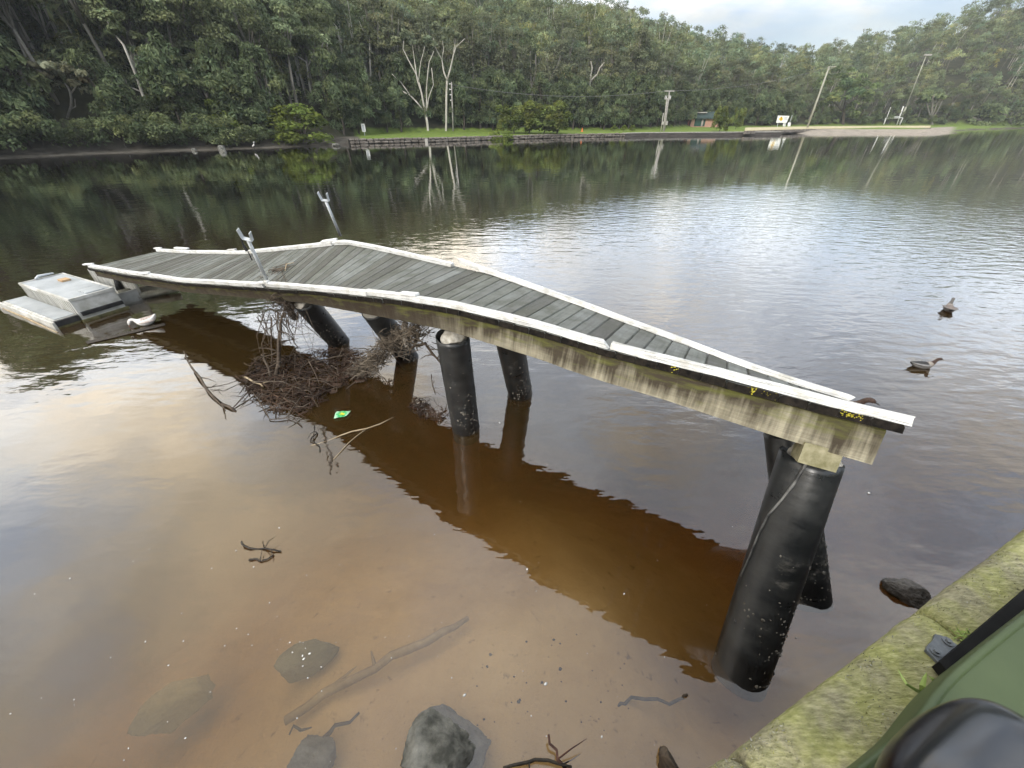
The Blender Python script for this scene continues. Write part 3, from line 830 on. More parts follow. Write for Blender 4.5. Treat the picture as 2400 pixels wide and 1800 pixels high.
# ---- individually built trees: trunks traced as real limbs at the tree's own distance
KEEP = []                                             # photo boxes of pale trunks that other trees do not stand in front of
def feature_tree(name, label, base_px, limbs, clumps, bark, leafmat, nq=700, leaf=0.42, Y=None, group=None, keep=True, seed=1):
    wide = 0.8 if seed in (9, 10) else 1.0 if seed in (3, 8) else 1.15
    """limbs: lists of (px, py, half-width px); clumps: (px, py, rx px, ry px)"""
    g = np.random.default_rng(seed)
    if Y is None:
        b = hit(*base_px)
    else:
        b = PY(base_px[0], base_px[1], Y)
    z0 = float(ground_z(b.x, b.y))
    root = empty(name, (b.x, b.y, z0))
    tag(root, label, 'tree', group)
    tubes = []
    for li, limb in enumerate(limbs):
        pts, rad = [], []
        dy = 0.0
        for i, (x, y, r) in enumerate(limb):
            p = PY(x, y, b.y + dy)
            dy += g.uniform(-0.5, 0.5) if i else 0
            pts.append(p); rad.append(max(0.02, r * wide * project(p)[2] / FPX))
        if li == 0:
            low = Vector((pts[0].x, pts[0].y, min(z0, pts[0].z) - 0.6))
            pts.insert(0, low); rad.insert(0, rad[0] * 1.15)
        # soften the bends
        P2, R2 = [pts[0]], [rad[0]]
        for i in range(1, len(pts)):
            P2.append(pts[i - 1].lerp(pts[i], 0.5) + Vector((g.normal(), g.normal(), g.normal())) * 0.04); R2.append((rad[i - 1] + rad[i]) / 2)
            P2.append(pts[i]); R2.append(rad[i])
        tubes.append(tube(P2, R2, 7))
    part('trunk', join(*tubes), bark, root, True)
    cs, rs = [], []
    for x, y, rx, ry in clumps:
        p = PY(x, y, b.y)
        m = project(p)[2] / FPX
        n = max(3, int(rx * ry / 120))
        for _ in range(n):
            a, q = g.uniform(0, 2 * np.pi), np.sqrt(g.random())
            c = (p.x + rx * m * q * np.cos(a) * 0.75, p.y + g.uniform(-1, 1) * rx * m * 0.7, p.z + ry * m * q * np.sin(a) * 0.75)
            r = max(0.5, min(rx, ry) * m * g.uniform(0.38, 0.6)); cs.append(c); rs.append((r, r * 0.72))
    if cs:
        Q, tint = clump_leaves(g, cs, rs, nq, leaf, 0.8)
        link('crown', quads_mesh('crown', Q - np.array((b.x, b.y, z0)), leafmat, tint), root)
    if seed == 8:
        KEEP.append((85, 142, 212, 215, math.hypot(b.x, b.y)))
    if keep:
        xs_ = [p[0] for l in limbs for p in l]; ys_ = [p[1] for l in limbs for p in l]
        for limb in limbs:
            for (xa, ya, ra), (xb, yb, rb) in zip(limb[:-1], limb[1:]):
                if max(ra, rb) > 1.3:
                    KEEP.append((min(xa, xb) - 1, min(ya, yb), max(xa, xb) + 1, max(ya, yb) - 2, math.hypot(b.x, b.y)))
    return root
def z1(x, y): return x / 2.765, y / 2.765
def z2(x, y): return 800 + x / 2.765, y / 2.765
def z3(x, y): return 1600 + x / 2.765, y / 2.765
def L1(f, *pts): return [(*f(x, y), r) for x, y, r in pts]
GL, TL_, BL_, OL, SL = M_LEAF['gum'], M_LEAF['tall'], M_LEAF['bush'], M_LEAF['oak'], M_LEAF['scrub']
feature_tree('leaning_gum', 'thin grey gum trunk leaning left above the bank scrub', z1(965, 705),
             [L1(z1, (965, 705, 3.2), (920, 600, 3), (875, 470, 2.6), (800, 290, 2.2), (730, 200, 1.8), (695, 140, 1.2)), L1(z1, (890, 540, 1.8), (860, 400, 1.4), (850, 330, 1)), L1(z1, (905, 590, 1.6), (830, 560, 1.3), (790, 470, 0.9))],
             [(290, 80, 34, 22), (320, 120, 20, 14)], M_BARKW, GL, 700, seed=2)
feature_tree('white_gum', 'stout white gum trunk standing alone above the bank scrub', z1(1325, 712),
             [L1(z1, (1325, 712, 4.6), (1300, 650, 4.6), (1268, 570, 4.2), (1250, 490, 3.4), (1236, 440, 2.4))],
             [(445, 130, 36, 26)], M_BARKW, GL, 700, seed=3)
feature_tree('forked_gum', 'pale forked gum trunk high at the top left of the slope', z1(335, 338),
             [L1(z1, (335, 338, 2.2), (285, 180, 2.4), (215, 100, 2), (150, -10, 1.6)), L1(z1, (288, 185, 2.2), (262, 90, 2), (235, -10, 1.8)), L1(z1, (300, 190, 1.6), (345, 100, 1.4), (440, 75, 1))],
             [(75, -20, 40, 25)], M_BARKW, GL, 600, seed=4)
feature_tree('twin_stem_gum', 'gum with two close pale stems halfway up the slope', z1(1525, 470),
             [L1(z1, (1525, 470, 2.2), (1510, 360, 2), (1503, 265, 1.5)), L1(z1, (1530, 460, 1.8), (1545, 380, 1.6), (1533, 280, 1.2)), L1(z1, (1515, 450, 1.2), (1470, 400, 1), (1440, 310, 0.8))],
             [(545, 75, 34, 22)], M_BARKW, GL, 600, seed=5)
feature_tree('slender_gum', 'slender gum with a wide grey fork right of the twin stems', z1(2015, 628),
             [L1(z1, (2015, 628, 2), (2000, 520, 1.8), (1985, 400, 1.6), (1920, 360, 1.2), (1850, 320, 0.9)), L1(z1, (1995, 430, 1.4), (2020, 370, 1.1), (2040, 320, 0.8))],
             [(715, 95, 40, 26)], M_BARKW, GL, 700, seed=6)
feature_tree('bowed_gum', 'tall gum whose white top bows over to the left', z1(2215, 500),
             [L1(z1, (2235, 500, 2.2), (2220, 380, 2.2), (2205, 270, 2.3), (2180, 180, 2.2), (2135, 118, 2), (2060, 102, 1.6)), L1(z1, (2200, 260, 1.4), (2130, 320, 1.2), (2090, 240, 1))],
             [(775, 70, 22, 18)], M_BARKW, GL, 400, seed=7)
feature_tree('umbrella_tree', 'small flat-topped grey-green tree with one crooked trunk on the left bank', z1(435, 775),
             [L1(z1, (435, 775, 2.4), (460, 690, 2.4), (455, 600, 2.2), (420, 540, 1.6)), L1(z1, (455, 610, 1.6), (500, 540, 1.2)), L1(z1, (450, 720, 1), (490, 690, 1), (485, 640, 0.8))],
             [(140, 168, 60, 24), (175, 172, 42, 18), (100, 160, 30, 18), (185, 200, 25, 18), (110, 200, 28, 14)], M_BARKG, m_leaf('dry gum leaves', (0.10, 0.10, 0.055), (0.185, 0.18, 0.11), 0.3, 0.0), 1500, 0.32, seed=8)
feature_tree('fan_gum', 'white gum fanning into many bare stems from one base at the lawn edge', z2(560, 850),
             [L1(z2, (562, 850, 3.6), (548, 740, 3.4)), L1(z2, (548, 745, 2.8), (510, 560, 2.4), (485, 480, 2), (430, 380, 1.5), (400, 320, 1.1), (405, 265, .8)), L1(z2, (548, 745, 2.6), (520, 600, 2.2), (490, 510, 1.8), (475, 400, 1.2), (460, 290, .8)), L1(z2, (550, 740, 2.4), (552, 580, 2), (558, 500, 1.6), (570, 400, 1.2), (600, 330, .8)), L1(z2, (530, 712, 2.2), (450, 622, 1.8), (380, 580, 1.3)), L1(z2, (450, 622, 1.4), (375, 520, 1.1), (330, 480, .8)), L1(z2, (558, 700, 1.6), (565, 640, 1.4), (597, 550, 1.0), (585, 440, .8)), L1(z2, (500, 530, 1.4), (515, 400, 1), (540, 300, .7))],
             [(945, 95, 36, 22), (985, 90, 32, 20), (1012, 115, 22, 18), (925, 150, 20, 16)], M_BARKW, TL_, 1100, 0.36, seed=9)
feature_tree('tall_white_gum', 'tall white gum forking high beside the white service pole', z2(678, 850),
             [L1(z2, (678, 850, 2.8), (680, 720, 3), (682, 600, 3), (686, 515, 3)), L1(z2, (686, 520, 2.4), (665, 470, 2.2), (652, 385, 1.9), (610, 310, 1.4), (590, 225, .9)), L1(z2, (688, 515, 2.6), (706, 450, 2.3), (728, 350, 1.8), (745, 300, 1.3), (800, 250, .8)), L1(z2, (654, 380, 1.3), (664, 320, 1.1), (655, 250, .8)), L1(z2, (728, 350, 1.1), (735, 300, .9), (740, 240, .7))],
             [(1030, 75, 34, 20), (1070, 80, 34, 22), (1050, 50, 30, 18)], M_BARKW, TL_, 1000, 0.36, seed=10)
feature_tree('pale_twin_gum', 'gum with two thin white stems joining low, left of the fanning gum', z2(210, 645),
             [L1(z2, (212, 645, 2.2), (190, 545, 2.2), (165, 490, 1.8), (150, 425, 1.4), (110, 350, .9)), L1(z2, (192, 550, 1.8), (187, 420, 1.6), (183, 240, 1.1)), L1(z2, (183, 270, 1), (150, 215, .7))],
             [(862, 75, 34, 24), (840, 110, 20, 16)], M_BARKW, TL_, 800, 0.36, seed=12)
feature_tree('grey_thin_crowned_tree', 'large half-bare grey-green tree with fine upright branches behind the bright shrubs', z2(1232, 700),
             [L1(z2, (1235, 700, 2.2), (1230, 560, 2), (1222, 400, 1.5), (1225, 330, .9)), L1(z2, (1230, 590, 1.6), (1190, 510, 1.3), (1150, 470, .9)), L1(z2, (1235, 560, 1.6), (1262, 440, 1.3), (1260, 350, .8)), L1(z2, (1340, 680, 1.8), (1350, 520, 1.4), (1330, 380, .9)), L1(z2, (1350, 520, 1.2), (1400, 430, .9), (1420, 360, .7)), L1(z2, (1200, 560, 1), (1180, 600, .8))],
             [(1250, 150, 38, 46), (1295, 170, 42, 50), (1270, 205, 50, 34), (1235, 195, 30, 34)], M_BARKG, m_leaf('thin grey leaves', (0.085, 0.092, 0.050), (0.160, 0.160, 0.095), 0.4, 0.0), 1900, 0.26, seed=13)
feature_tree('white_limbed_gum', 'gum with white crossing limbs in the dark gap right of the shrubs', z2(1612, 640),
             [L1(z2, (1612, 640, 2), (1612, 530, 2), (1625, 440, 1.6), (1612, 370, 1.1)), L1(z2, (1615, 530, 1.8), (1660, 480, 1.6), (1675, 440, 1.4), (1705, 405, 1.0)), L1(z2, (1622, 460, 1.2), (1580, 460, 1), (1550, 445, .7)), L1(z2, (1770, 520, 1.2), (1778, 420, 1.1), (1778, 355, .9))],
             [(1385, 115, 36, 16), (1420, 130, 20, 14)], M_BARKW, TL_, 600, 0.4, seed=14)
feature_tree('broad_crowned_tree', 'broad rounded green tree behind the leaning pole on the far shore', (1975, 292),
             [[(1975, 293, 3), (1978, 262, 2.8), (1985, 225, 2)], [(1978, 262, 2), (1950, 235, 1.4)], [(1980, 250, 2), (2010, 225, 1.4)]],
             [(1965, 175, 42, 20), (2010, 190, 38, 22), (1930, 205, 34, 20), (1985, 215, 50, 24), (2035, 225, 22, 26), (1950, 245, 40, 22), (2010, 255, 40, 20), (1985, 280, 50, 12)], M_BARKD, m_leaf('broad tree leaves', (0.055, 0.080, 0.034), (0.120, 0.150, 0.065), 0.3, 0.0), 3200, 0.62, keep=True, seed=15)
for i, (x, y, rx, ry, lab) in enumerate((
        (2300, 275, 42, 26, 'willowy grey-green tree overhanging the field nearest the right-hand hill'),
        (2370, 262, 60, 46, 'large drooping grey tree filling the right edge of the far shore'),
        (2185, 222, 26, 20, 'yellowish round-topped tree just right of the tall lamp pole'))):
    feature_tree('field_tree', lab, (x, 294), [[(x, 295, 2.4), (x - 4, 280, 2.2), (x + 3, y, 1.6)], [(x - 3, 282, 1.6), (x - 20, y, 1.0)], [(x - 2, 280, 1.4), (x + 18, y, 1.0)]],
                 [(x, y, rx, ry), (x - rx * .5, y + ry * .3, rx * .6, ry * .7), (x + rx * .5, y + ry * .2, rx * .6, ry * .7)], M_BARKG, SL, 1500, 0.6, keep=(i == 1), seed=20 + i)

# ---- kinds of trees that are repeated along the bank
PROTO = {}
for kind, seeds, nq, leaf in (('gum', (31, 32, 33), 2200, 0.26), ('tall', (34, 35), 2400, 0.26), ('oak', (36, 37, 38), 2800, 0.25), ('bush', (39, 40), 2600, 0.24), ('scrub', (41, 42, 43), 2600, 0.21), ('wattle', (44, 45), 4200, 0.21)):
    PROTO[kind] = []
    for s in seeds:
        p = make_proto(kind, s, nq, leaf)
        p['crown_me'] = quads_mesh('crown', p['Q'], M_LEAF[kind], p['tint'])
        p['trunk_me'] = mesh('trunk', p['trunk'][0], p['trunk'][1], BARK[kind], True)
        PROTO[kind].append(p)
def blocked(x, y, z, rad):
    px, py, f = project((x, y, z))
    rp = rad * FPX / f * 0.55
    r = math.hypot(x, y)
    for x0, y0, x1, y1, rf in KEEP:
        if r < rf + 1.0 and px + rp > x0 and px - rp < x1 and py + rp > y0 and py - rp < y1:
            return True
    return False
def plant(kind, name, x, y, sc, label, group, cat='tree', k=None, zs=1.0, check=True):
    p = PROTO[kind][random.randrange(len(PROTO[kind])) if k is None else k]
    z = float(ground_z(x, y))
    if check and (blocked(x, y, z + p['zc'] * sc, p['cr'] * sc) or blocked(x, y, z + p['h'] * sc * 0.35 * zs, p['cr'] * sc * 0.6)):
        return None
    root = empty(name, (x, y, z - (0.75 * sc if kind == 'bush' and sc > .6 else 0.05)))
    root.rotation_euler = (0, 0, random.uniform(0, 6.28))
    root.scale = (sc, sc, sc * zs)
    tag(root, label, cat, group)
    link('trunk', p['trunk_me'], root); link('crown', p['crown_me'], root)
    return root
# bright bushes at the water
KEEP.append((625, 262, 760, 335, 78.0)); KEEP.append((1150, 262, 1320, 305, 92.0)); KEEP.append((1606, 262, 1690, 293, 138.0))
def at_px(px, py):
    p = hit(px, py)
    return p.x, p.y
x, y = at_px(695, 334); plant('bush', 'mangrove_bush', x + .6, y + 0.9, 1.8, 'largest bright yellow-green rounded bush overhanging the left bank', 'bright bushes at the water', 'bush', 0, 0.66, False)
plant('bush', 'mangrove_bush', x - 7.5, y - 3.0, 0.95, 'smaller bright rounded bush just left of the largest one', 'bright bushes at the water', 'bush', 1, 1.0, False)
x, y = PZ(1168, 318, 0.7).xy; plant('bush', 'mangrove_bush', x, y + 2.0, 1.2, 'rounded bright bush leaning over the stone wall in front of the shrubs', 'bright bushes at the water', 'bush', 1, 0.75, False)
for i, px in enumerate((1205, 1240, 1275, 1308)):
    q = PZ(px, 314, 0.72)
    plant('wattle', 'wattle_shrub', q.x, q.y + 2.4 + (i % 2), 1.55 + 0.12 * (i % 2), 'upright yellow-green shrub in the clump behind the stone wall', 'clump of upright shrubs on the lawn', 'shrub', i % 2, 0.62, False)
q = PZ(1105, 311, 0.72); plant('wattle', 'wattle_shrub', q.x, q.y + 4, 1.0, 'duller upright shrub left of the shrub clump', 'clump of upright shrubs on the lawn', 'shrub', 0, 1.0, False)
q = PZ(1064, 309, 0.75); plant('scrub', 'small_lawn_tree', q.x, q.y + 1, 0.75, 'small dark round tree on a thin stem below the tall white gum', None, 'tree', 0, 1.4, False)
q = PZ(1700, 306, 0.95); plant('wattle', 'shed_bush', q.x, q.y + 3, 1.0, 'olive bush standing in front of the brick shed', None, 'bush', 1, 0.95, False)
q = PZ(1724, 301, 1.0); plant('wattle', 'sapling', q.x, q.y, 0.75, 'small sapling right of the olive bush by the shed', None, 'tree', 0, 1.3, False)
for i, px in enumerate((1438, 1462, 1482)):
    q = PZ(px, 308, 0.8); plant('bush', 'dry_tussock', q.x, q.y, 0.28, 'small dry tussock on the lawn above the stone wall', 'dry tussocks on the lawn', 'plant', i % 2, 1.0, False)
# scrub along the left bank, just above the mud
n_s = 0
for a0, b0 in zip(SHORE[2:8], SHORE[3:9]):
    L = np.hypot(*(b0 - a0)); t_ = (b0 - a0) / L; nn = np.array((-t_[1], t_[0]))
    for s in np.arange(0, L, 2.5):
        for row in (0, 1):
            p = a0 + t_ * (s + random.uniform(-.8, .8)) + nn * (3.4 + row * 3.6 + random.uniform(-.7, .7))
            if plant('scrub', 'bank_scrub', p[0], p[1], random.uniform(0.7, 1.1) + 0.15 * row, 'low spreading scrub bush on the bank ' + ('at the far left edge' if p[0] < -46 else 'above the pale mud boulders' if p[0] < -40 else 'left of the bright bushes' if p[0] < -31 else 'beside the largest bright bush') + (', front row' if row == 0 else ', second row'), 'scrub along the left bank', 'bush'):
                n_s += 1
# front rows of the wood
n_f = 0
for az in np.arange(-54, 52, 0.83):
    for row in range(3):
        a = az + random.uniform(-.35, .35)
        r = float(np.interp(a, AZ_R0[:, 0], AZ_R0[:, 1])) + 1.5 + row * 5.0 + random.uniform(-1.2, 1.2)
        x, y = r * math.sin(R(a)), r * math.cos(R(a))
        if -19 < a < 30:
            kind = ('oak', 'oak', 'tall')[row]
        elif a >= 30:
            kind = ('oak', 'gum', 'tall')[row] if random.random() < 0.6 else 'scrub'
        else:
            kind = ('oak', 'gum', 'gum')[row]
        sc = random.uniform(0.75, 1.1) * (0.82 if a > 30 else 1.0)
        where = next(w for lim, w in ((-44, 'above the mud at the far left'), (-34, 'behind the flat-topped tree'), (-24, 'behind the largest bright bush'), (-16, 'left of the fanning white gum'), (-7, 'behind the tall white gum'), (2, 'behind the upright shrub clump'), (10, 'right of the shrub clump'), (19, 'behind the pale power pole'), (27, 'behind the brick shed'), (32, 'behind the notice boards'), (38, 'behind the broad rounded tree'), (44, 'behind the goal posts'), (99, 'at the far right of the field')) if a < lim)
        lab = {'oak': 'dense dark she-oak in the front row ', 'gum': 'open-crowned gum in the wood ', 'tall': 'tall grey gum rising ', 'scrub': 'low bushy tree '}[kind] + where
        if plant(kind, {'oak': 'she_oak', 'gum': 'gum_tree', 'tall': 'tall_gum_tree', 'scrub': 'field_edge_tree'}[kind], x, y, sc, lab, 'front rows of the wood'):
            n_f += 1
# ---- the wood on the hills, which reads as one mass
def forest():
    g = np.random.default_rng(5)
    pro = [make_proto('gum', 60 + i, 400, 0.62) for i in range(5)] + [make_proto('tall', 70 + i, 400, 0.62) for i in range(3)] + [make_proto('oak', 80 + i, 400, 0.56) for i in range(2)] + [make_proto('scrub', 85 + i, 300, 0.55) for i in range(3)]
    Qs, Ts, Ms = [], [], []
    tot = 0
    def bark(a, b, w, mi, tn):
        """a slim three-sided limb"""
        a, b = np.array(a), np.array(b)
        r = [np.array((math.cos(t), math.sin(t), 0)) for t in (0.3, 2.4, 4.5)]
        for k in range(3):
            p, q = r[k], r[(k + 1) % 3]
            A, B, C_, D_ = a + p * w, a + q * w, b + q * w * .55, b + p * w * .55
            Qs.append(np.array([[A, B, C_], [A, C_, D_]])); Ts.append(np.full((2, 3), tn)); Ms.append(np.full(2, mi))
    for ring in range(9500):
        a = g.uniform(-56, 56) if ring < 8600 else g.uniform(-56, -14)
        r0 = np.interp(a, AZ_R0[:, 0], AZ_R0[:, 1]); r1 = np.interp(a, AZ_RG[:, 0], AZ_RG[:, 1])
        r = math.sqrt(g.uniform((r0 + 12) ** 2, (r1 + 9) ** 2)) if ring < 8600 else r0 + g.uniform(7, 55)
        if ring < 8600 and g.random() > (0.95 if a < -15 and r < 125 else 0.62 if r < 200 else 0.40):
            continue
        x, y = r * math.sin(R(a)), r * math.cos(R(a))
        z = float(ground_z(x, y))
        u_ = g.random() if ring < 8600 else g.uniform(.6, 1)
        p = pro[g.integers(0, 8) if u_ < 0.66 else (g.integers(8, 10) if u_ < 0.78 else g.integers(10, 13))]
        sc = g.uniform(0.55, 1.12)
        if blocked(x, y, z + p['zc'] * sc, p['cr'] * sc * 0.8):
            p = pro[g.integers(10, 13)]; sc *= 0.55
            if blocked(x, y, z + p['zc'] * sc, p['cr'] * sc * 0.8):
                continue
        th = g.uniform(0, 6.28); c_, s_ = math.cos(th), math.sin(th)
        M = np.array([[c_, -s_, 0], [s_, c_, 0], [0, 0, 1]]) * sc
        Qs.append((p['Q'] @ M.T + np.array((x, y, z)))[:, :3]); n = len(p['Q'])
        br = g.uniform(0.62, 1.35); yl = g.normal(0, 0.06); bl = g.normal(0, 0.05)
        u2 = g.random()
        if u2 < 0.10: br *= 1.3; yl += 0.08
        elif u2 < 0.18: br *= 1.15; yl += 0.05; bl += 0.12
        Ts.append(p['tint'] * np.array([br * (1 + yl), br, br * (1 - yl + bl)])); Ms.append(np.zeros(n))
        hgt = p['zc'] * sc
        lean = g.normal(0, 0.5, 2)
        top = (x + lean[0], y + lean[1], z + hgt)
        if p['kind'] in ('gum', 'tall'):
            pale = g.random() < (0.30 if r < 190 else 0.13)
            bark((x, y, z - .3), top, (0.15 if not pale else 0.17) * sc, 2 if pale else 1, 1)
            if pale:                                   # bare pale limbs that show on the near side of the crown
                d = np.array((-math.sin(R(a)), -math.cos(R(a)))) * p['cr'] * sc * 0.75
                fk = (x + d[0] * .5, y + d[1] * .5, z + hgt * .55)
                bark((x, y, z - .3), fk, 0.16 * sc, 2, 1)
                for k in range(g.integers(2, 4)):
                    o_ = g.normal(0, p['cr'] * .35, 2) * sc
                    bark(fk, (x + d[0] + o_[0], y + d[1] + o_[1], z + hgt * g.uniform(.95, 1.35)), 0.085 * sc, 2, 1)
        tot += 1
    Q = np.concatenate(Qs); T = np.concatenate(Ts); MI = np.concatenate(Ms)
    o = link('hillside_forest', quads_mesh('hillside_forest', Q, [m_leaf('hill leaves', (0.072, 0.090, 0.044), (0.126, 0.146, 0.080), 0.3, 0.0), M_BARKG, M_BARKW], T, MI))
    tag(o, 'unbroken gum forest covering the hills behind the far bank', 'forest', kind='stuff')
    return tot, len(Q)
forest()

# ================================================================== FAR SHORE THINGS
def stick(a, b, r0, r1=None, n=8):
    return tube([a, b], [r0, r0 if r1 is None else r1], n)
def pole_at(px, py, z):
    return PZ(px, py, z)
# leaning wooden pole behind the sand
b = PZ(1894, 301, 0.9); b.y += 0.5; b.z = 0.9
t_ = PY(1944, 155, b.y)
o = empty('leaning_pole', b); tag(o, 'bare grey power pole leaning right behind the sand', 'pole')
part('pole', stick(b + Vector((0, 0, -0.8)), t_, 0.27, 0.19, 10), M_POLE, o, True)
part('crossarm', join(stick(t_ + Vector((-0.5, 0, -0.3)), t_ + Vector((1.5, -0.4, -0.05)), 0.09), stick(t_ + Vector((0.2, 0, -0.7)), t_ + Vector((1.5, -0.4, -0.1)), 0.05)), M_POLE, o)
POLE1 = t_.copy()
# tall lamp pole by the goal
b = hit(2107, 292); t_ = PY(2171, 130, b.y)
o = empty('lamp_pole', b); tag(o, 'tall thin floodlight pole rising behind the goal posts', 'pole')
mid = b.lerp(t_, 0.27)
part('pole', join(stick(b + Vector((0, 0, -0.5)), mid, 0.34, 0.30, 10), stick(mid, t_, 0.16, 0.12, 8)), M_POLE, o, True)
part('light_bar', box(t_ + Vector((0.5, 0, 0.15)), (2.4, 0.4, 0.45)), M_PALECONC, o)
# double timber power pole left of the shed
b = PZ(1556, 307, 0.8); t_ = PY(1568, 214, b.y)
o = empty('power_pole', b); tag(o, 'pale power pole with crossarms standing at the lawn edge left of the shed', 'pole')
part('pole', join(stick(b + Vector((-0.12, 0, -0.5)), t_ + Vector((-0.15, 0, -1.2)), 0.16, 0.13, 8), stick(b + Vector((0.15, 0.1, -0.5)), t_ + Vector((0.12, 0, 0)), 0.16, 0.13, 8)), M_PALECONC, o, True)
part('crossarm', box(t_ + Vector((0.1, 0, 0.05)), (2.1, 0.2, 0.22)), M_PALECONC, o)
part('crossarm', box(t_ + Vector((0, 0, -1.35)), (1.35, 0.2, 0.2)), M_PALECONC, o)
for dx in (-0.6, -0.3, 0.35, 0.6):
    part('insulator', tube([t_ + Vector((dx, 0, -1.25)), t_ + Vector((dx, 0, -0.75))], [0.07, 0.05], 6), M_WHITE, o)
part('meter_box', box(b + Vector((0.15, -0.3, 1.5)), (0.5, 0.3, 0.7)), M_PALECONC, o)
PP = t_.copy()
b2 = PZ(1549, 307, 0.8)
o = empty('stub_post', b2); tag(o, 'short pale post with a box beside the power pole', 'post')
part('post', stick(b2 + Vector((0, 0, -0.5)), PY(1555, 265, b2.y), 0.11, 0.09, 8), M_PALECONC, o, True)
part('post_box', box(b2 + Vector((0, -0.2, 1.5)), (0.45, 0.3, 0.6)), M_PALECONC, o)
# service pole among the trees
b = hit(1062, 308); t_ = PY(1058, 192, b.y)
o = empty('service_pole', b); tag(o, 'thin white service pole just right of the tall white gum', 'pole')
part('pole', stick(b + Vector((0, 0, -0.5)), t_, 0.14, 0.11, 8), M_PALECONC, o, True)
for k in range(4):
    part('insulator', tube([t_ + Vector((-0.12, 0, -0.3 - 0.85 * k)), t_ + Vector((-0.5, 0, -0.3 - 0.85 * k))], [0.04, 0.12], 6), M_WHITE, o)
SP_ = t_.copy()
KEEP.append((1050, 190, 1066, 300, math.hypot(b.x, b.y)))
# wires
def sag(a, b, d, n=24):
    return [a.lerp(b, i / n) + Vector((0, 0, -d * 4 * (i / n) * (1 - i / n))) for i in range(n + 1)]
tag(part('power_line', tube(sag(PP + Vector((0.6, 0, 0.1)), POLE1 + Vector((0.9, 0, 0)), 1.2), 0.03, 4), M_WIRE), 'sagging wire from the pale power pole to the leaning pole', 'wire', 'overhead wires')
tag(part('power_line', tube(sag(SP_ + Vector((-0.2, 0, -0.4)), PP + Vector((-0.6, 0, 0.1)), 1.4), 0.03, 4), M_WIRE), 'sagging wire from the white service pole to the pale power pole', 'wire', 'overhead wires')
# goal posts
gb0, gb1 = hit(2071, 292.8), hit(2109, 292.8)
gY = gb0.y
def gp(px, py): return PY(px, py, gY)
o = empty('goal_posts', gb0); tag(o, 'white metal goal frame with tall uprights on the far field', 'goal')
g0 = gp(2071, 292.8); g1 = gp(2109, 292.8)
part('frame', join(stick(g0 + Vector((0, 0, -0.3)), gp(2076, 277), 0.11), stick(gp(2076, 277), gp(2116, 276), 0.11), stick(gp(2116, 276), g1 + Vector((0, 0, -0.3)), 0.11)), M_WHITE, o, True)
part('crossbar', stick(gp(2082, 274.5) + Vector((0, .8, 0)), gp(2114, 273) + Vector((0, .8, 0)), 0.10), M_WHITE, o, True)
part('upright', stick(gp(2077, 290) + Vector((0, .8, -0.3)), gp(2092, 251) + Vector((0, .8, 0)), 0.10), M_WHITE, o, True)
part('upright', stick(gp(2107, 290) + Vector((0, .8, -0.3)), gp(2122, 249) + Vector((0, .8, 0)), 0.17), M_WHITE, o, True)
# warning signs
sb = PZ(1832, 300, 0.95); sY = sb.y + 4
def sp_(px, py, dy=0.0): return PY(px, py, sY + dy)
o = empty('warning_sign', PY(1824, 296, sY)); o.location.z = float(ground_z(o.location.x, sY)); tag(o, 'large white notice board with a yellow diamond on the far sand', 'sign')
c4 = [sp_(1819, 287.6), sp_(1843.5, 288), sp_(1850.5, 271.5), sp_(1823.6, 270.7)]
part('board', hexa([p for p in c4[:2]] + [p + Vector((0, 0.08, 0)) for p in (c4[1], c4[0])] + [c4[3], c4[2]] + [p + Vector((0, 0.08, 0)) for p in (c4[2], c4[3])]), M_WHITE, o)
dm = [sp_(1830.5, 284, -0.03), sp_(1835.8, 279, -0.03), sp_(1831.5, 272.5, -0.03), sp_(1825.2, 279, -0.03)]
part('yellow_diamond', ([*dm, *[p + Vector((0, 0.025, 0)) for p in dm]], [(0, 1, 2, 3), (7, 6, 5, 4), (0, 4, 5, 1), (1, 5, 6, 2), (2, 6, 7, 3), (3, 7, 4, 0)]), M_YELLOW, o)
fg = [sp_(1829.6, 282.2, -0.06), sp_(1831.2, 282.2, -0.06), sp_(1832.2, 274, -0.06), sp_(1830.6, 274, -0.06)]
part('warning_figure', ([*fg, *[p + Vector((0, 0.025, 0)) for p in fg]], [(0, 1, 2, 3), (7, 6, 5, 4), (0, 4, 5, 1), (1, 5, 6, 2), (2, 6, 7, 3), (3, 7, 4, 0)]), M_SIGNDARK, o)
for yy in (274.5, 277, 279.5):
    f4 = [sp_(1838, yy + 1, -0.03), sp_(1845.5, yy + 1, -0.03), sp_(1846, yy, -0.03), sp_(1838.4, yy, -0.03)]
    part('print_line', ([*f4, *[p + Vector((0, 0.02, 0)) for p in f4]], [(0, 1, 2, 3), (7, 6, 5, 4), (0, 4, 5, 1), (1, 5, 6, 2), (2, 6, 7, 3), (3, 7, 4, 0)]), M_SIGNGREY, o)
for px in (1822.5, 1840):
    part('leg', stick(sp_(px - 1, 298, 0.05), sp_(px + 2, 280, 0.12), 0.07, n=6), M_GALV, o)
def small_sign(lab, x0, y0, x1, y1, sl, post):
    p = sp_((x0 + x1) / 2, post[1], 0.3)
    o = empty('notice_sign', p); o.location.z = float(ground_z(p.x, p.y)); tag(o, lab, 'sign')
    c = [sp_(x0 - sl, y1, 0.2), sp_(x1 - sl, y1, 0.2), sp_(x1, y0, 0.2), sp_(x0, y0, 0.2)]
    part('board', hexa([c[0], c[1], c[1] + Vector((0, .06, 0)), c[0] + Vector((0, .06, 0)), c[3], c[2], c[2] + Vector((0, .06, 0)), c[3] + Vector((0, .06, 0))]), M_WHITE, o)
    part('post', stick(sp_(post[0], 300, 0.3), sp_(post[2], post[3], 0.3), 0.07, n=6), M_GALV, o)
small_sign('narrow white notice overlapping the right end of the large board', 1837, 283, 1843.5, 296, 2.5, (1836, 300, 1843, 281))
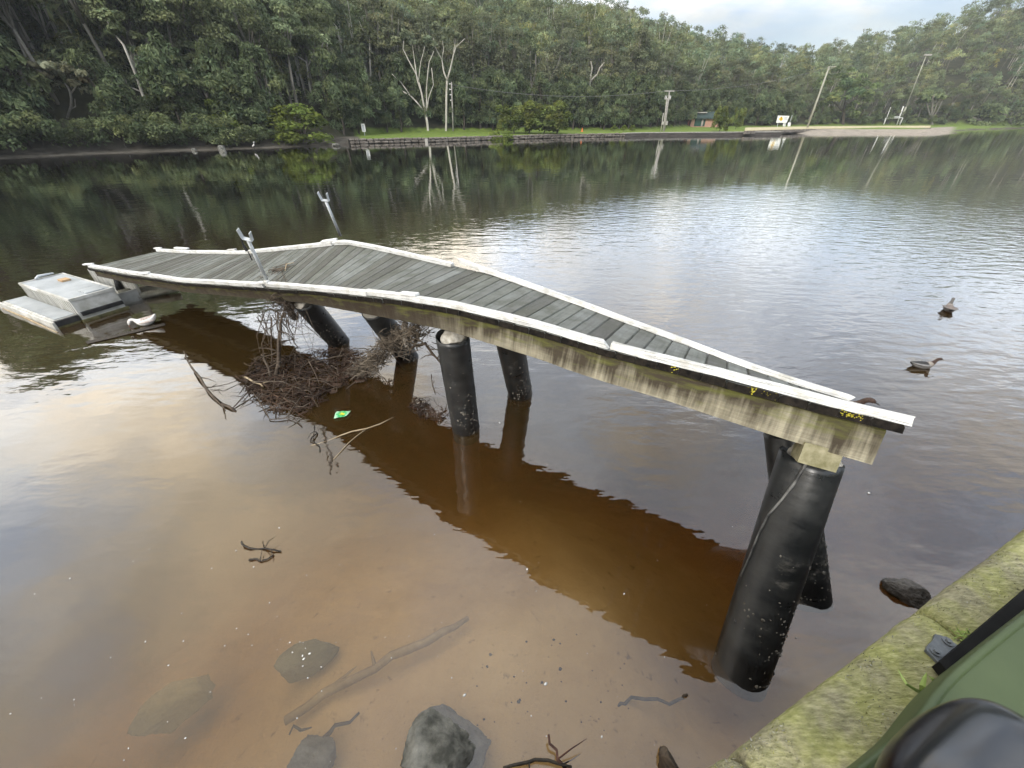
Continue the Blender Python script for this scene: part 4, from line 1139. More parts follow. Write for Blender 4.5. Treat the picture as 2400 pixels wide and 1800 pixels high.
small_sign('small square white notice on a tall post right of the large board', 1847, 287, 1854, 296, 1.2, (1846, 300, 1857, 270))
# small white sign in the bushes on the left lawn, white bird, cone
p = hit(855, 318); p = PY(855, 316, p.y)
o = empty('white_marker', p); tag(o, 'small white framed marker among the bushes left of the lawn', 'sign')
part('post', stick(p + Vector((0, 0, -1.2)), p + Vector((0, 0, 0.5)), 0.04, n=6), M_GALV, o)
part('frame', join(box(p + Vector((-0.25, -.05, 1.0)), (0.12, 0.06, 1.1)), box(p + Vector((0.25, -.05, 1.0)), (0.12, 0.06, 1.1)), box(p + Vector((0, -.05, 0.5)), (0.6, 0.06, 0.14)), box(p + Vector((0, -.05, 1.5)), (0.6, 0.06, 0.14))), M_WHITE, o)
part('panel', box(p + Vector((0, -.04, 1.0)), (0.4, 0.03, 0.9)), M_SIGNGREY, o)
p = PZ(1364, 309, 0.75)
o = empty('traffic_cone', p); tag(o, 'tiny orange traffic cone on the lawn right of the shrubs', 'cone')
part('cone', tube([p, p + Vector((0, 0, 0.75))], [0.22, 0.04], 10), M_ORANGE, o)
part('base', box(p + Vector((0, 0, 0.03)), (0.55, 0.55, 0.06)), M_ORANGE, o)
# brick shed
sY = 138.0
def sh(px, py, dy=0.0): return PY(px, py, sY + dy)
s0, s1 = sh(1612, 296), sh(1684, 296)
gz = float(ground_z((s0.x + s1.x) / 2, sY))
W_ = s1.x - s0.x
o = empty('brick_shed', (s0.x, sY, gz)); tag(o, 'small salmon brick shed with dark green roof beyond the lawn', 'shed')
wt_ = sh(1650, 277).z
part('wall', hexa([(s0.x, sY, gz - .4), (s1.x, sY, gz - .4), (s1.x, sY + 5, gz - .4), (s0.x, sY + 5, gz - .4), (s0.x, sY, wt_), (s1.x, sY, wt_), (s1.x, sY + 5, wt_), (s0.x, sY + 5, wt_)]), M_BRICK, o)
rz = sh(1640, 261).z
rf = part('roof', ([Vector(q) for q in ((s0.x - .9, sY - .8, wt_ - .15), (s1.x + .9, sY - .8, wt_ - .15), (s1.x + .9, sY + 5.8, wt_ - .15), (s0.x - .9, sY + 5.8, wt_ - .15), (s0.x + 1.2, sY + 2.5, rz), (s1.x - 1.2, sY + 2.5, rz), (s0.x - .9, sY - .8, wt_ + .1), (s1.x + .9, sY - .8, wt_ + .1), (s1.x + .9, sY + 5.8, wt_ + .1), (s0.x - .9, sY + 5.8, wt_ + .1))], [(0, 3, 2, 1), (6, 7, 5, 4), (8, 9, 4, 5), (7, 8, 5), (9, 6, 4), (0, 1, 7, 6), (1, 2, 8, 7), (2, 3, 9, 8), (3, 0, 6, 9)]), M_ROOF, o)
part('skylight', box(((s0.x + s1.x) / 2 - 0.9, sY + 1.2, (wt_ + rz) / 2 + 0.55), (3.0, 0.9, 0.25)), M_PALECONC, rf)
def on_wall(name, x0, x1, y0, y1, mat, d):
    a, b_ = sh(x0, 290), sh(x1, 290)
    part(name, box(((a.x + b_.x) / 2, sY - d / 2 - 0.002, (sh(x0, y0).z + sh(x0, y1).z) / 2), (b_.x - a.x, d, sh(x0, y0).z - sh(x0, y1).z)), mat, o)
on_wall('roller_door', 1627, 1643, 278, 296, M_GDOOR, 0.08)
on_wall('door', 1647.5, 1652, 280, 296, M_GDOOR, 0.07)
on_wall('door_post', 1643.5, 1646.5, 278, 296, M_PALECONC, 0.12)
on_wall('wall_corner', 1612, 1616, 277.5, 296, M_SIGNDARK, 0.06)
# rocks on the muddy left bank
for i, (x, y, w, h) in enumerate(((262, 344, 22, 12), (278, 346, 20, 10), (315, 343, 26, 9), (410, 342, 20, 8), (520, 344, 18, 16), (338, 348, 12, 6), (356, 347, 10, 5), (455, 349, 14, 6), (785, 337, 20, 8))):
    p = PZ(x, y + h * 0.4, 0.12)
    m = project(p)[2] / FPX
    v, f = rock((w * m * 0.55, w * m * 0.4, h * m * 0.6), 70 + i, 3, 10, 0.06)
    labs = ('pale boulder leaning against its neighbour on the left mud', 'rounded boulder right of the pale boulder on the left mud', 'long flat rock slab under the left bank scrub', 'low boulder on the mud below the dark scrub', 'upright pale boulder at the water left of the bright bush', 'small rock in front of the flat slab on the mud', 'smallest rock on the mud beside the flat slab', 'low rock at the end of the mud strip', 'rock at the water where the stone wall begins')
    tag(part('bank_rock', ([q + p for q in v], f), M_ROCK, None, True, p), labs[i], 'rock', 'rocks on the left bank')
p = [PZ(178, 337, .6), PZ(195, 334, .7), PZ(218, 338, .55)]
tag(part('fallen_limb', tube(p, [0.10, 0.09, 0.05], 6), M_BARKW, None, True, p[0]), 'white fallen limb lying above the mud on the left bank', 'branch')

# ================================================================== JETTY
ST = [(-8.45, 7.72, .80, .357, 1.197, -.04), (-7.235, 7.144, .86, .332, 1.205, .018), (-6.228, 6.69, .937, .29, 1.21, .06), (-5.576, 6.351, .997, .29, 1.21, .085), (-3.484, 5.285, 1.305, .20, 1.22, .19), (-2.841, 4.892, 1.429, .26, 1.2, .225), (-2.407, 4.598, 1.519, .39, 1.177, .14), (-1.147, 3.756, 1.746, .48, 1.145, -.09), (-.53, 3.37, 1.819, .44, 1.16, -.16), (-.316, 3.23, 1.824, .45, 1.15, -.19), (.255, 2.885, 1.831, .49, 1.11, -.28), (.63, 2.62, 1.832, .505, 1.095, -.33), (1.165, 2.31, 1.834, .56, 1.03, -.42), (1.545, 2.06, 1.836, .62, .965, -.48), (1.787, 1.91, 1.837, .645, .94, -.51), (2.20, 1.675, 1.84, .668, .904, -.548)]
ST = np.array(ST)
cum = np.concatenate([[0], np.cumsum(np.linalg.norm(np.diff(ST[:, :3], axis=0), axis=1))])
JL = float(cum[-1])
def herm(s, col):
    """the bent deck line: straight bays with short bends at the supports"""
    t = 0.0
    for d in (-.1, -.05, 0, .05, .1):
        x = s + d
        if x < 0: v = ST[0, col] + (ST[1, col] - ST[0, col]) * x / cum[1]
        elif x > JL: v = ST[-1, col] + (ST[-1, col] - ST[-2, col]) * (x - JL) / (cum[-1] - cum[-2])
        else: v = np.interp(x, cum, ST[:, col])
        t += v
    return float(t / 5)
KH, KW, PT, DW = 0.056, 0.066, 0.050, 1.25            # kerb height and width, plank thickness, clear deck width
def jframe(s):
    N = Vector([herm(s, k) for k in range(3)])
    c = Vector([herm(s, k) for k in (3, 4, 5)]).normalized()
    a = (Vector([herm(s + .05, k) for k in range(3)]) - Vector([herm(s - .05, k) for k in range(3)])).normalized()
    n = a.cross(c).normalized()
    return N, a, c, n
JF = [jframe(k * JL / 600) for k in range(601)]
def jp(s, q, h):                                       # deck coordinates: along, across from the near kerb's inner edge, above the planks
    N, a, c, n = jframe(s)
    return N + c * q + n * (h - KH)
jetty = empty('jetty', (0.5, 3.2, 0))
tag(jetty, 'flood-bent timber jetty with white kerbs and black piles', 'jetty')
# planks
PW = 0.148
npl = int(JL / PW)
rr = random.Random(3)
for i in range(npl):
    e0, e1 = i * JL / npl + 0.0006 + rr.uniform(0, .0006), (i + 1) * JL / npl - 0.0006 - rr.uniform(0, .0006)
    s_mid = (e0 + e1) / 2
    N, a, c, n = jframe(s_mid)
    a2 = c.cross(n) if c.cross(n).dot(a) > 0 else n.cross(c)
    ctr = jp(s_mid, DW / 2, 0)
    Mx = Matrix((c, a2, n)).transposed().to_4x4(); Mx.translation = ctr
    inv = Mx.inverted()
    q0, q1 = -KW - 0.022 + rr.uniform(-.008, .008), DW + KW + 0.02 + rr.uniform(-.008, .008)
    dz, nx = rr.uniform(-.003, .003), 12
    V, Fc = [], []
    for k in range(nx + 1):
        q = q0 + (q1 - q0) * k / nx
        w0, w1 = e0 + rr.uniform(-.0004, .0004), e1 + rr.uniform(-.0004, .0004); bv = rr.uniform(.007, .013)
        cup = rr.uniform(-.001, .001)
        for s_, z_ in ((w0, -PT), (w0, -0.016), (w0 + bv, 0), ((w0 + w1) / 2, -0.002 + cup), (w1 - bv, 0), (w1, -0.016), (w1, -PT)):
            V.append(inv @ jp(s_, q, z_ + dz))
    for k in range(nx):
        for j in range(7):
            Fc.append((k * 7 + j, (k + 1) * 7 + j, (k + 1) * 7 + (j + 1) % 7, k * 7 + (j + 1) % 7))
    Fc.append(tuple(range(7))); Fc.append(tuple(nx * 7 + j for j in range(6, -1, -1)))
    o = link('plank', mesh('plank', V, Fc, [M_PLANK, M_PLANKEND_SHADE], midx=[1 if j % 7 == 6 else 0 for j in range(len(Fc) - 2)] + [1, 1]), jetty)  # underside faces painted black to deepen the shade below the deck
    Mx.translation = ctr - Vector(jetty.location)
    o.matrix_local = Mx
# kerbs, bearers: boards that follow the bent deck
def board(s0, s1, q0, q1, h0, h1, dev=None, step=0.16, seed=0, rag=0.0, noisy=0.0015, taper=0.0):
    """a board from s0 to s1 over deck strip q0..q1 and heights h0..h1 with broken (ragged) ends; UV along and up"""
    n = max(2, int(abs(s1 - s0) / step))
    V, Fc, U = [], [], []
    rb = random.Random(seed)
    for i in range(n + 1):
        t = i / n
        d = dev(t) if dev else (0, 0)
        h0_, h0 = h0, h0 + taper * (1 - t)
        ring = []
        for k, (q, h) in enumerate(((q0, h0), (q0, h1 - .008), (q0 + .008, h1), (q1 - .008, h1), (q1, h1 - .008), (q1, h0))):
            s = s0 + (s1 - s0) * t
            if i in (0, n):
                s += rb.uniform(-rag, rag)
            V.append(jp(s, q + d[0] + rb.uniform(-noisy, noisy), h + d[1] + rb.uniform(-noisy, noisy)))
            U.append((s, (h - h0) / (h1 - h0) + (0 if k < 3 else 1.3) + (abs(q - q0) / abs(q1 - q0) if k in (2, 3) else 0)))
        h0 = h0_
    for i in range(n):
        for j in range(6):
            Fc.append((i * 6 + j, i * 6 + (j + 1) % 6, (i + 1) * 6 + (j + 1) % 6, (i + 1) * 6 + j))
    Fc.append(tuple(range(5, -1, -1))); Fc.append(tuple(n * 6 + j for j in range(6)))
    return V, Fc, U
def s_at(px, q, h):
    xs_ = [project(N + c * q + n * (h - KH))[0] for N, a, c, n in JF]
    return min(range(601), key=lambda k: abs(xs_[k] - px)) * JL / 600
NEARX = [project(N)[0] for N, a, c, n in JF]
def s_near(px, py):                                    # place along the jetty of a photo point on the near kerb
    return min(range(601), key=lambda k: abs(NEARX[k] - px)) * JL / 600
def s_far(px):
    return s_at(px, DW, KH * .5)
sn1, sn2, sn3 = s_near(622, 664), s_near(864, 690), s_near(1432, 810)
sp_near = s_near(628, 664)
for i, (a_, b_, sd, rag, lab) in enumerate(((0.0, sn1 - .01, 1, .02, None), (sn1 + .01, sn2 - .012, 2, .03, None), (sn2 + .012, sn3 - .03, 3, .05, None), (sn3 + .02, JL + 0.03, 4, .004, None))):
    part('kerb_board', board(a_, b_, -KW, 0.0, 0.002, KH, (lambda t, i=i: (0.012 * math.sin(t * 5 + i), 0.004 * math.sin(t * 9 + i))), 0.12, sd, rag), M_PAINT, jetty, origin=jp((a_ + b_) / 2, 0, 0))
sf0, sf1, sf2, sf3 = s_far(380), s_far(776), s_far(800), s_far(1058)
sfx = s_far(1150)
far_segs = ((0.0, sf1 - .0, 5, .02, None), (sf1 + .05, sf3, 6, .03, None), (sf3 + .05, JL - 0.02, 7, .03, lambda t: (0.15 * max(0, 1 - t / 0.22) ** 1.3, 0.03 * max(0, 1 - t / 0.2))))
for i, (a_, b_, sd, rag, dv) in enumerate(far_segs):
    part('kerb_board', board(a_, b_, DW, DW + KW, 0.002, KH, dv, 0.12, sd, rag), M_PAINT, jetty, origin=jp((a_ + b_) / 2, DW, 0))
part('bearer', board(0.12, JL - 0.06, -0.055, 0.035, -PT - 0.215, -PT - 0.003, None, 0.16, 9, taper=0.10), M_BEAM, jetty, origin=jp(JL / 2, 0, -.2))
part('bearer', board(0.12, JL - 0.16, DW / 2 - .04, DW / 2 + .05, -PT - 0.20, -PT - 0.003, None, 0.2, 10, taper=0.09), M_DARKWOOD, jetty)
part('bearer', board(0.12, JL - 0.16, DW - 0.01, DW + 0.07, -PT - 0.20, -PT - 0.003, None, 0.2, 11, taper=0.09), M_DARKWOOD, jetty)
# loose timber offcuts lying on the kerbs
def offcut(s, q, L, ang, name='broken_offcut'):
    p = jp(s, q, KH + 0.014); N, a, c, n = jframe(s)
    x = (a * math.cos(ang) + c * math.sin(ang)); y = n.cross(x)
    Rm = Matrix((x, y, n)).transposed()
    v, f = box((0, 0, 0), (L, 0.07, 0.022), Rm)
    part(name, ([q_ + p for q_ in v], f), M_PAINT, jetty)
offcut(s_near(968, 690), -.05, 0.20, 0.12); offcut(sf1 - .05, DW + .05, 0.34, 0.15); offcut(0.9, DW + .12, 0.42, 0.1); offcut(sn1, -.05, .22, 0.3); offcut(0.06, -.06, 0.18, 0.5); offcut(0.05, DW + .04, .16, .4); offcut(2.9, DW + .05, .2, .3); offcut(s_near(345, 645), -.05, .2, .3)
# piles
M_BARN = simple('barnacle crust', (.06, .055, .045), (.30, .28, .24), .9, 30, .003, vary=.4)
def pile(top, base, r, name='pile', seed=0, cap=True):
    top, base = Vector(top), Vector(base)
    d = (base - top).normalized()
    foot = base + d * 0.16
    L = (foot - top).length
    rot = Vector((0, 0, 1)).rotation_difference(-d).to_matrix()
    o = link(name, None, jetty) if False else None
    n, m = 36, 26
    V, Fc = [], []
    rb = random.Random(seed)
    for i in range(m + 1):
        z = -L * i / m
        for k in range(n):
            a = 2 * math.pi * k / n
            rr_ = r * (1 + 0.012 * mnoise.noise(Vector((math.cos(a) * 1.5, math.sin(a) * 1.5, z * 2 + seed))))
            zz_ = z + (0.02 * mnoise.noise(Vector((math.cos(a) * 3, math.sin(a) * 3, seed))) if i == 0 else 0)
            V.append((math.cos(a) * rr_, math.sin(a) * rr_, zz_))
    for k in range(n):                                 # inner lip
        a = 2 * math.pi * k / n
        V.append((math.cos(a) * r * .93, math.sin(a) * r * .93, V[k][2] - 0.002))
    for k in range(n):
        a = 2 * math.pi * k / n
        V.append((math.cos(a) * r * .93, math.sin(a) * r * .93, -0.2))
    for i in range(m):
        for k in range(n):
            a, b = i * n + k, i * n + (k + 1) % n
            Fc.append((a, a + n, b + n, b))
    q = (m + 1) * n
    for k in range(n):
        k1 = (k + 1) % n
        Fc.append((k, k1, q + k1, q + k)); Fc.append((q + k, q + k1, q + n + k1, q + n + k))
    me = mesh(name, V, Fc, M_PILE, True)
    o = link(name, me, jetty)
    Mx = rot.to_4x4(); Mx.translation = top - Vector(jetty.location)
    o.matrix_local = Mx
    if cap:
        v, f = rock((r * .90, r * .90, 0.09), 90 + seed, 4, 8, 0.07, 3)
        c_ = link('concrete_fill', mesh('concrete_fill', v, f, M_CONC, True), o)
        c_.location = (0, 0, -0.005)
    vb = []
    for k in range(130):                               # barnacles and mud crusts in a ragged streak down one side
        a = rb.gauss(-0.9, .55) if rb.random() < .7 else rb.uniform(0, 6.28)
        z = -L * min(.93, max(.25, rb.gauss(.72, .16)))
        sz = abs(rb.gauss(0, .004)) + .003
        v_, f_ = rock((sz * rb.uniform(.8, 1.8), sz * rb.uniform(.8, 1.8), sz * .7), 600 + seed * 131 + k, 1, 3, .15)
        e_ = Vector((math.cos(a), math.sin(a), 0)); u1 = Vector((-e_.y, e_.x, 0))
        vb.append(([e_ * (r + q.z) + u1 * q.x + Vector((0, 0, z + q.y)) for q in v_], f_))
    bv_ = join(*vb)
    b_ = link('barnacles', mesh('barnacles', bv_[0], bv_[1], M_BARN), o); b_['kind'] = 'stuff'
    return o, rot, top
S_ = 2400 / 2212
def D(px, py, z): return PZ(px * S_, py * S_, z)
PR = 0.172
P1 = pile(D(1752, 988, 1.37), D(1607, 1424, 0), PR + .004, seed=1)
PA = pile(D(977, 724, 1.38), D(1006, 922, 0), PR, seed=2)
PB = pile(D(1094, 700, 1.25), D(1124, 850, 0), PR, seed=3)
PDd = pile(D(1700, 935, 0.98), D(1738, 1258, 0), PR, seed=4)
PC = pile(D(655, 648, 1.02), D(732, 738, 0), PR, seed=5)
PE = pile(D(806, 668, 1.05), D(880, 772, 0), PR, seed=6)
# second-row piles at the outer end that the photo hides are left out; packing block and strap on the near pile
pb = D(1762, 968, 1.50)
N, a, c, n = jframe(JL - 0.35)
Rm = Matrix((a, c, n)).transposed()
v, f = box((0, 0, 0), (0.20, 0.16, 0.13), Rm @ Matrix.Rotation(0.15, 3, 'Z'))
part('packing_block', ([q + D(1763, 980, 1.50) for q in v], f), M_BLOCK, jetty)
cab = [D(1735, 985, 1.47), D(1740, 1003, 1.46), D(1715, 1045, 1.36), D(1690, 1078, 1.28), D(1660, 1112, 1.18), D(1640, 1150, 1.05), D(1620, 1200, 0.9), D(1600, 1245, 0.75)]
ax0, ax1 = D(1752, 988, 1.37), D(1607, 1424, 0)
axd = (ax1 - ax0).normalized()
cab2 = []
for i, q in enumerate(cab):                            # lay the strap on the pile surface facing the camera
    t = (q - ax0).dot(axd); foot = ax0 + axd * t
    px_, py_ = project(q)[:2]
    rd = ray(px_, py_).normalized(); o_ = Vector((0, 0, CAM_H)) - ax0
    A = rd - axd * rd.dot(axd); B = o_ - axd * o_.dot(axd)
    aa, bb, cc = A.dot(A), 2 * A.dot(B), B.dot(B) - (PR + .010) ** 2
    dd = bb * bb - 4 * aa * cc
    if dd > 0:
        cab2.append(Vector((0, 0, CAM_H)) + rd * ((-bb - math.sqrt(dd)) / (2 * aa)))
    else:
        cab2.append(foot + B.normalized() * PR)
part('cable', tube(cab2, [0.010, .010, .009, .007, .007, .007, .006, .006], 6), simple('old cable', (0.03, 0.03, 0.03), (0.22, 0.22, 0.21), .5, 9, .001), jetty, True)
# steel posts with forked heads on both sides, rag tied to the near one
def forked_post(base, top, px_w, name):
    base, top = Vector(base), Vector(top)
    o = part(name, stick(base, top, 0.022, 0.022, 10), M_GALV, jetty, True)
    N, a, c, n = jframe(sp_near)
    u = (a * 0.9 + c * 0.25).normalized(); ax = (top - base).normalized()
    u = (u - ax * u.dot(ax)).normalized(); w = ax.cross(u)
    def bx(du, da, su, sa, sw, tilt=0.0):
        Rm = Matrix((u, w, ax)).transposed() @ Matrix.Rotation(tilt, 3, 'Y')
        v, f = box((0, 0, 0), (su, sw, sa), Rm)
        cen = top + u * du + ax * da
        return [q + cen for q in v], f
    part('fork', join(bx(0, 0.0, 0.125, 0.010, 0.05), bx(-0.064, 0.062, 0.008, 0.135, 0.05, -0.12), bx(0.064, 0.062, 0.008, 0.135, 0.05, 0.12), bx(0.05, 0.02, 0.04, 0.008, 0.045, .8)), M_GALV, o)
    return o, u, ax
fp, u, ax = forked_post(D(578, 608, 1.31), D(535, 517, 1.96), 0, 'forked_post')
tp = D(535, 517, 1.96)
for k in range(1):
    a0_ = tp + u * -0.064 + ax * 0.04
    part('rag', tube([a0_ + ax * .03, a0_ + u * -.015 + Vector((0, 0, -.05)), a0_ + u * -.02 + Vector((0, 0, -.12)), a0_ + u * .0 + Vector((0, 0, -.19))], [0.006, 0.014, 0.016, 0.026], 7, 0.6), M_BLACK, fp)
    part('rag', tube([a0_ + u * .01 + Vector((0, 0, -.19)), a0_ + u * .02 + Vector((0, 0, -.30))], [0.006, 0.008], 5), M_BLACK, fp)
forked_post(D(735, 509, 1.53), D(703, 433, 2.13), 0, 'forked_post')
# yellow lichen on the dark plank ends near the shore, tide-mark white flecks
def lichen(px0, px1, n, sd, size):
    rl = random.Random(sd)
    vf = []
    for k in range(n):
        s = s_near(px0, 0) + (s_near(px1, 0) - s_near(px0, 0)) * min(1.05, max(-.05, rl.choice((.12, .3, .52, .6, .85)) + rl.gauss(0, .09)))
        p = jp(s, -KW - 0.026, -PT * min(.95, max(.0, rl.gauss(.35, .2))))
        v, f = rock((size * rl.uniform(.5, 1.2), size * .4, size * rl.uniform(.4, .9)), sd + k, 2, 3, .12)
        vf.append(([q + p for q in v], f))
    o = part('lichen', join(*vf), M_LICHEN, jetty, True); o['kind'] = 'stuff'
lichen(1752, 1780, 42, 300, 0.0055); lichen(1786, 1835, 8, 400, 0.0035); lichen(1972, 2030, 34, 430, 0.005); lichen(1575, 1600, 9, 390, 0.006)
# brace and bracket under the broken bay
part('brace', hexa([D(588, 640, 1.08), D(603, 640, 1.08), D(604, 641, 1.0) + Vector((.03, .05, 0)), D(588, 641, 1.0) + Vector((0, .05, 0)), D(584, 622, 1.16), D(600, 624, 1.16), D(601, 624, 1.16) + Vector((.0, .06, 0)), D(584, 622, 1.16) + Vector((0, .06, 0))]), M_PAINT, jetty)
part('brace', stick(D(600, 632, 1.12), D(640, 690, .75), 0.05, 0.045, 6), M_DARKWOOD, jetty)

# ================================================================== PONTOON AND WATER'S EDGE THINGS
def Zq(x, y, z): return PZ(x / 4.9156, 560 + y / 4.9156, z)
M_PONT = simple('white pontoon paint', (0.36, 0.355, 0.31), (0.62, 0.62, 0.60), 0.55, 4, 0.003, vary=0.3)
M_PTOP = simple('grey pontoon top', (0.27, 0.295, 0.31), (0.40, 0.425, 0.44), 0.5, 3, 0.002, vary=0.15)
M_PSTR = simple('black fender', (0.008, 0.008, 0.009), (0.03, 0.03, 0.03), 0.6, 6, 0.002)
M_SLIME = simple('slimy pontoon skirt', (0.035, 0.035, 0.015), (0.16, 0.15, 0.07), 0.7, 6, 0.01)
M_TAN = simple('tan timber', (0.36, 0.23, 0.12), (0.48, 0.33, 0.19), 0.8, 6, 0.002)
HT = 0.42
tl, tf, tr = Zq(220, 515, HT), Zq(790, 705, HT), Zq(1330, 570, HT)
ux = (tf - tl); LX = ux.length; ux.normalize()
uy = Vector((0, 0, 1)).cross(ux)                       # away from the camera
if uy.dot(tr - tf) < 0: uy = -uy
W1 = (tr - tf).dot(uy)
W2 = W1 + 0.42
pt = empty('pontoon', (tl + tf) / 2 - Vector((0, 0, HT)))
tag(pt, 'boxy white pontoon with grey top afloat at the outer end of the jetty', 'pontoon')
def pp(x, y, z): return tl + ux * x + uy * y + Vector((0, 0, z - HT))
def pbox(name, x0, x1, y0, y1, z0, z1, mat, par=None, slope=0.0):
    return part(name, hexa([pp(x0, y0, z0), pp(x1 + slope, y0, z0), pp(x1 + slope, y1, z0), pp(x0, y1, z0), pp(x0, y0, z1), pp(x1, y0, z1), pp(x1, y1, z1), pp(x0, y1, z1)]), mat, par or pt)
hull = pbox('hull', 0, LX, 0, W1, -0.25, HT - .03, M_PONT, slope=0.05)
pbox('top_panel', 0.02, LX - .02, 0.02, W1 - .02, HT - .028, HT, M_PTOP)
for y0, y1, x0, x1 in ((-.008, .02, -.01, LX + .01), (W1 - .02, W1 + .008, -.01, LX + .01)):
    pbox('rim', x0, x1, y0, y1, HT - .04, HT + .014, M_PONT)
for x0, x1 in ((-.012, .018), (LX - .018, LX + .012)):
    pbox('rim', x0, x1, .021, W1 - .021, HT - .04, HT + .014, M_PONT)
# rear tray with ribbed walls
pbox('tray_floor', 0.0, LX * .9, W1 + .01, W2, -0.2, 0.10, M_PONT)
tw = pbox('tray_wall', 0.0, LX * .9, W2, W2 + .03, -0.2, HT, M_PONT)
for k in range(26):
    x = 0.03 + k * (LX * .9 - .08) / 25
    pbox('rib', x, x + .03, W2 - .022, W2 - .002, 0.11, HT - .02, M_PONT, tw)
pbox('tray_wall', LX * .9, LX * .9 + .03, W1 + .012, W2 - .03, -0.2, 0.24, M_PONT)
part('hanging_rag', tube([pp(LX * .62, W2 - .06, HT - .01), pp(LX * .64, W2 - .08, HT - .14), pp(LX * .63, W2 - .09, 0.14)], [.03, .055, .075], 7), M_BLACK, pt, True)
# ribs on the long side, fender strip, skirt
for k in range(22):
    x = 0.05 + k * (LX - .12) / 21
    pbox('rib', x, x + .022, -0.012, -0.001, 0.10, HT - .05, M_PONT, hull)
pbox('fender_strip', LX + .030, LX + .075, 0.03, W1 - .01, 0.10, 0.17, M_PSTR)
pbox('skirt', LX + .055, LX + .095, -0.02, W1 + .03, -0.2, 0.035, M_SLIME)
# low step along the long side
HS = 0.14
pbox('step', -0.12, LX - .02, -0.36, -0.014, -0.2, HS, M_PONT)
pbox('step_top', -0.08, LX - .06, -0.32, -0.03, HS + .001, HS + .012, M_PTOP)
pbox('step_edge', -0.42, LX + .02, -0.40, -0.362, -0.02, HS - .02, M_PONT)
pbox('fender_strip', LX - .018, LX + .02, -0.35, -0.02, 0.03, HS - .01, M_PSTR)
pbox('step_skirt', LX - .015, LX + .015, -0.36, -0.02, -0.2, 0.025, M_SLIME)
# hatch plates
c0 = (Zq(745, 480, HT) - tl); 
pbox('timber_plate', c0.dot(ux) - .10, c0.dot(ux) + .10, c0.dot(uy) - .07, c0.dot(uy) + .07, HT + .001, HT + .035, M_TAN)
c0 = (Zq(1050, 590, HT) - tl)
pbox('hatch', c0.dot(ux) - .17, c0.dot(ux) + .17, c0.dot(uy) - .14, c0.dot(uy) + .14, HT + .001, HT + .02, M_PTOP)
part('cleat', tube([pp(0.06, W1 * .35, HT + .03), pp(0.03, W1 * .45, HT + .06), pp(0.0, W1 * .8, HT + .05)], [.02, .028, .016], 7), M_GALV, pt, True)
# ribbed mossy pipes and sunken boards between pontoon and jetty
def ribbed(p0, p1, r, name, lab, n=26):
    p0, p1 = Vector(p0), Vector(p1)
    pts, rad = [], []
    for i in range(n * 3 + 1):
        pts.append(p0.lerp(p1, i / (n * 3))); rad.append(r * (1.18 if i % 3 == 1 else 0.78))
    o = part(name, tube(pts, rad, 10), simple('mossy ribbed pipe', (0.22, 0.21, 0.17), (0.48, 0.46, 0.38), .8, 6, .004), None, True, p0)
    tag(o, lab, 'pipe', 'ribbed pipes beside the pontoon')
ribbed(Zq(1385, 640, .10), Zq(1900, 535, .14), 0.085, 'ribbed_pipe', 'upper mossy ribbed pipe between the pontoon and the jetty')
ribbed(Zq(1480, 690, .05), Zq(2050, 568, .09), 0.075, 'ribbed_pipe', 'lower half-sunk ribbed pipe between the pontoon and the jetty')
a_, b_ = Zq(1460, 800, -.05), Zq(2020, 690, -.05)
tag(part('sunken_board', hexa([a_ + Vector((0, 0, -.05)), Zq(1560, 870, -.10), Zq(1990, 740, -.10), b_ + Vector((0, 0, -.05)), a_ + Vector((0, 0, .035)), Zq(1560, 870, -.03), Zq(1990, 740, -.03), b_ + Vector((0, 0, .035))]), simple('dark slimy board', (.012, .016, .007), (.045, .05, .02), .6, 5, .006), None, False, a_), 'green slimy board awash beside the pontoon', 'board')
tag(part('sunken_rail', tube([Zq(40, 800, .0), Zq(300, 910, .01), Zq(660, 1080, .0)], [.018, .02, .018], 6), M_STICKPALE, None, True, Zq(300, 910, 0)), 'thin pale rail floating just in front of the pontoon', 'rail')
tag(part('floating_plank', hexa([PZ(384, 757, -.01), PZ(200, 800, -.01), PZ(205, 806, -.01), PZ(388, 762, -.01), PZ(384, 757, .015), PZ(200, 800, .012), PZ(205, 806, .012), PZ(388, 762, .015)]), M_DARKWOOD, None, False, PZ(300, 780, 0)), 'dark plank floating under the white duck', 'plank')

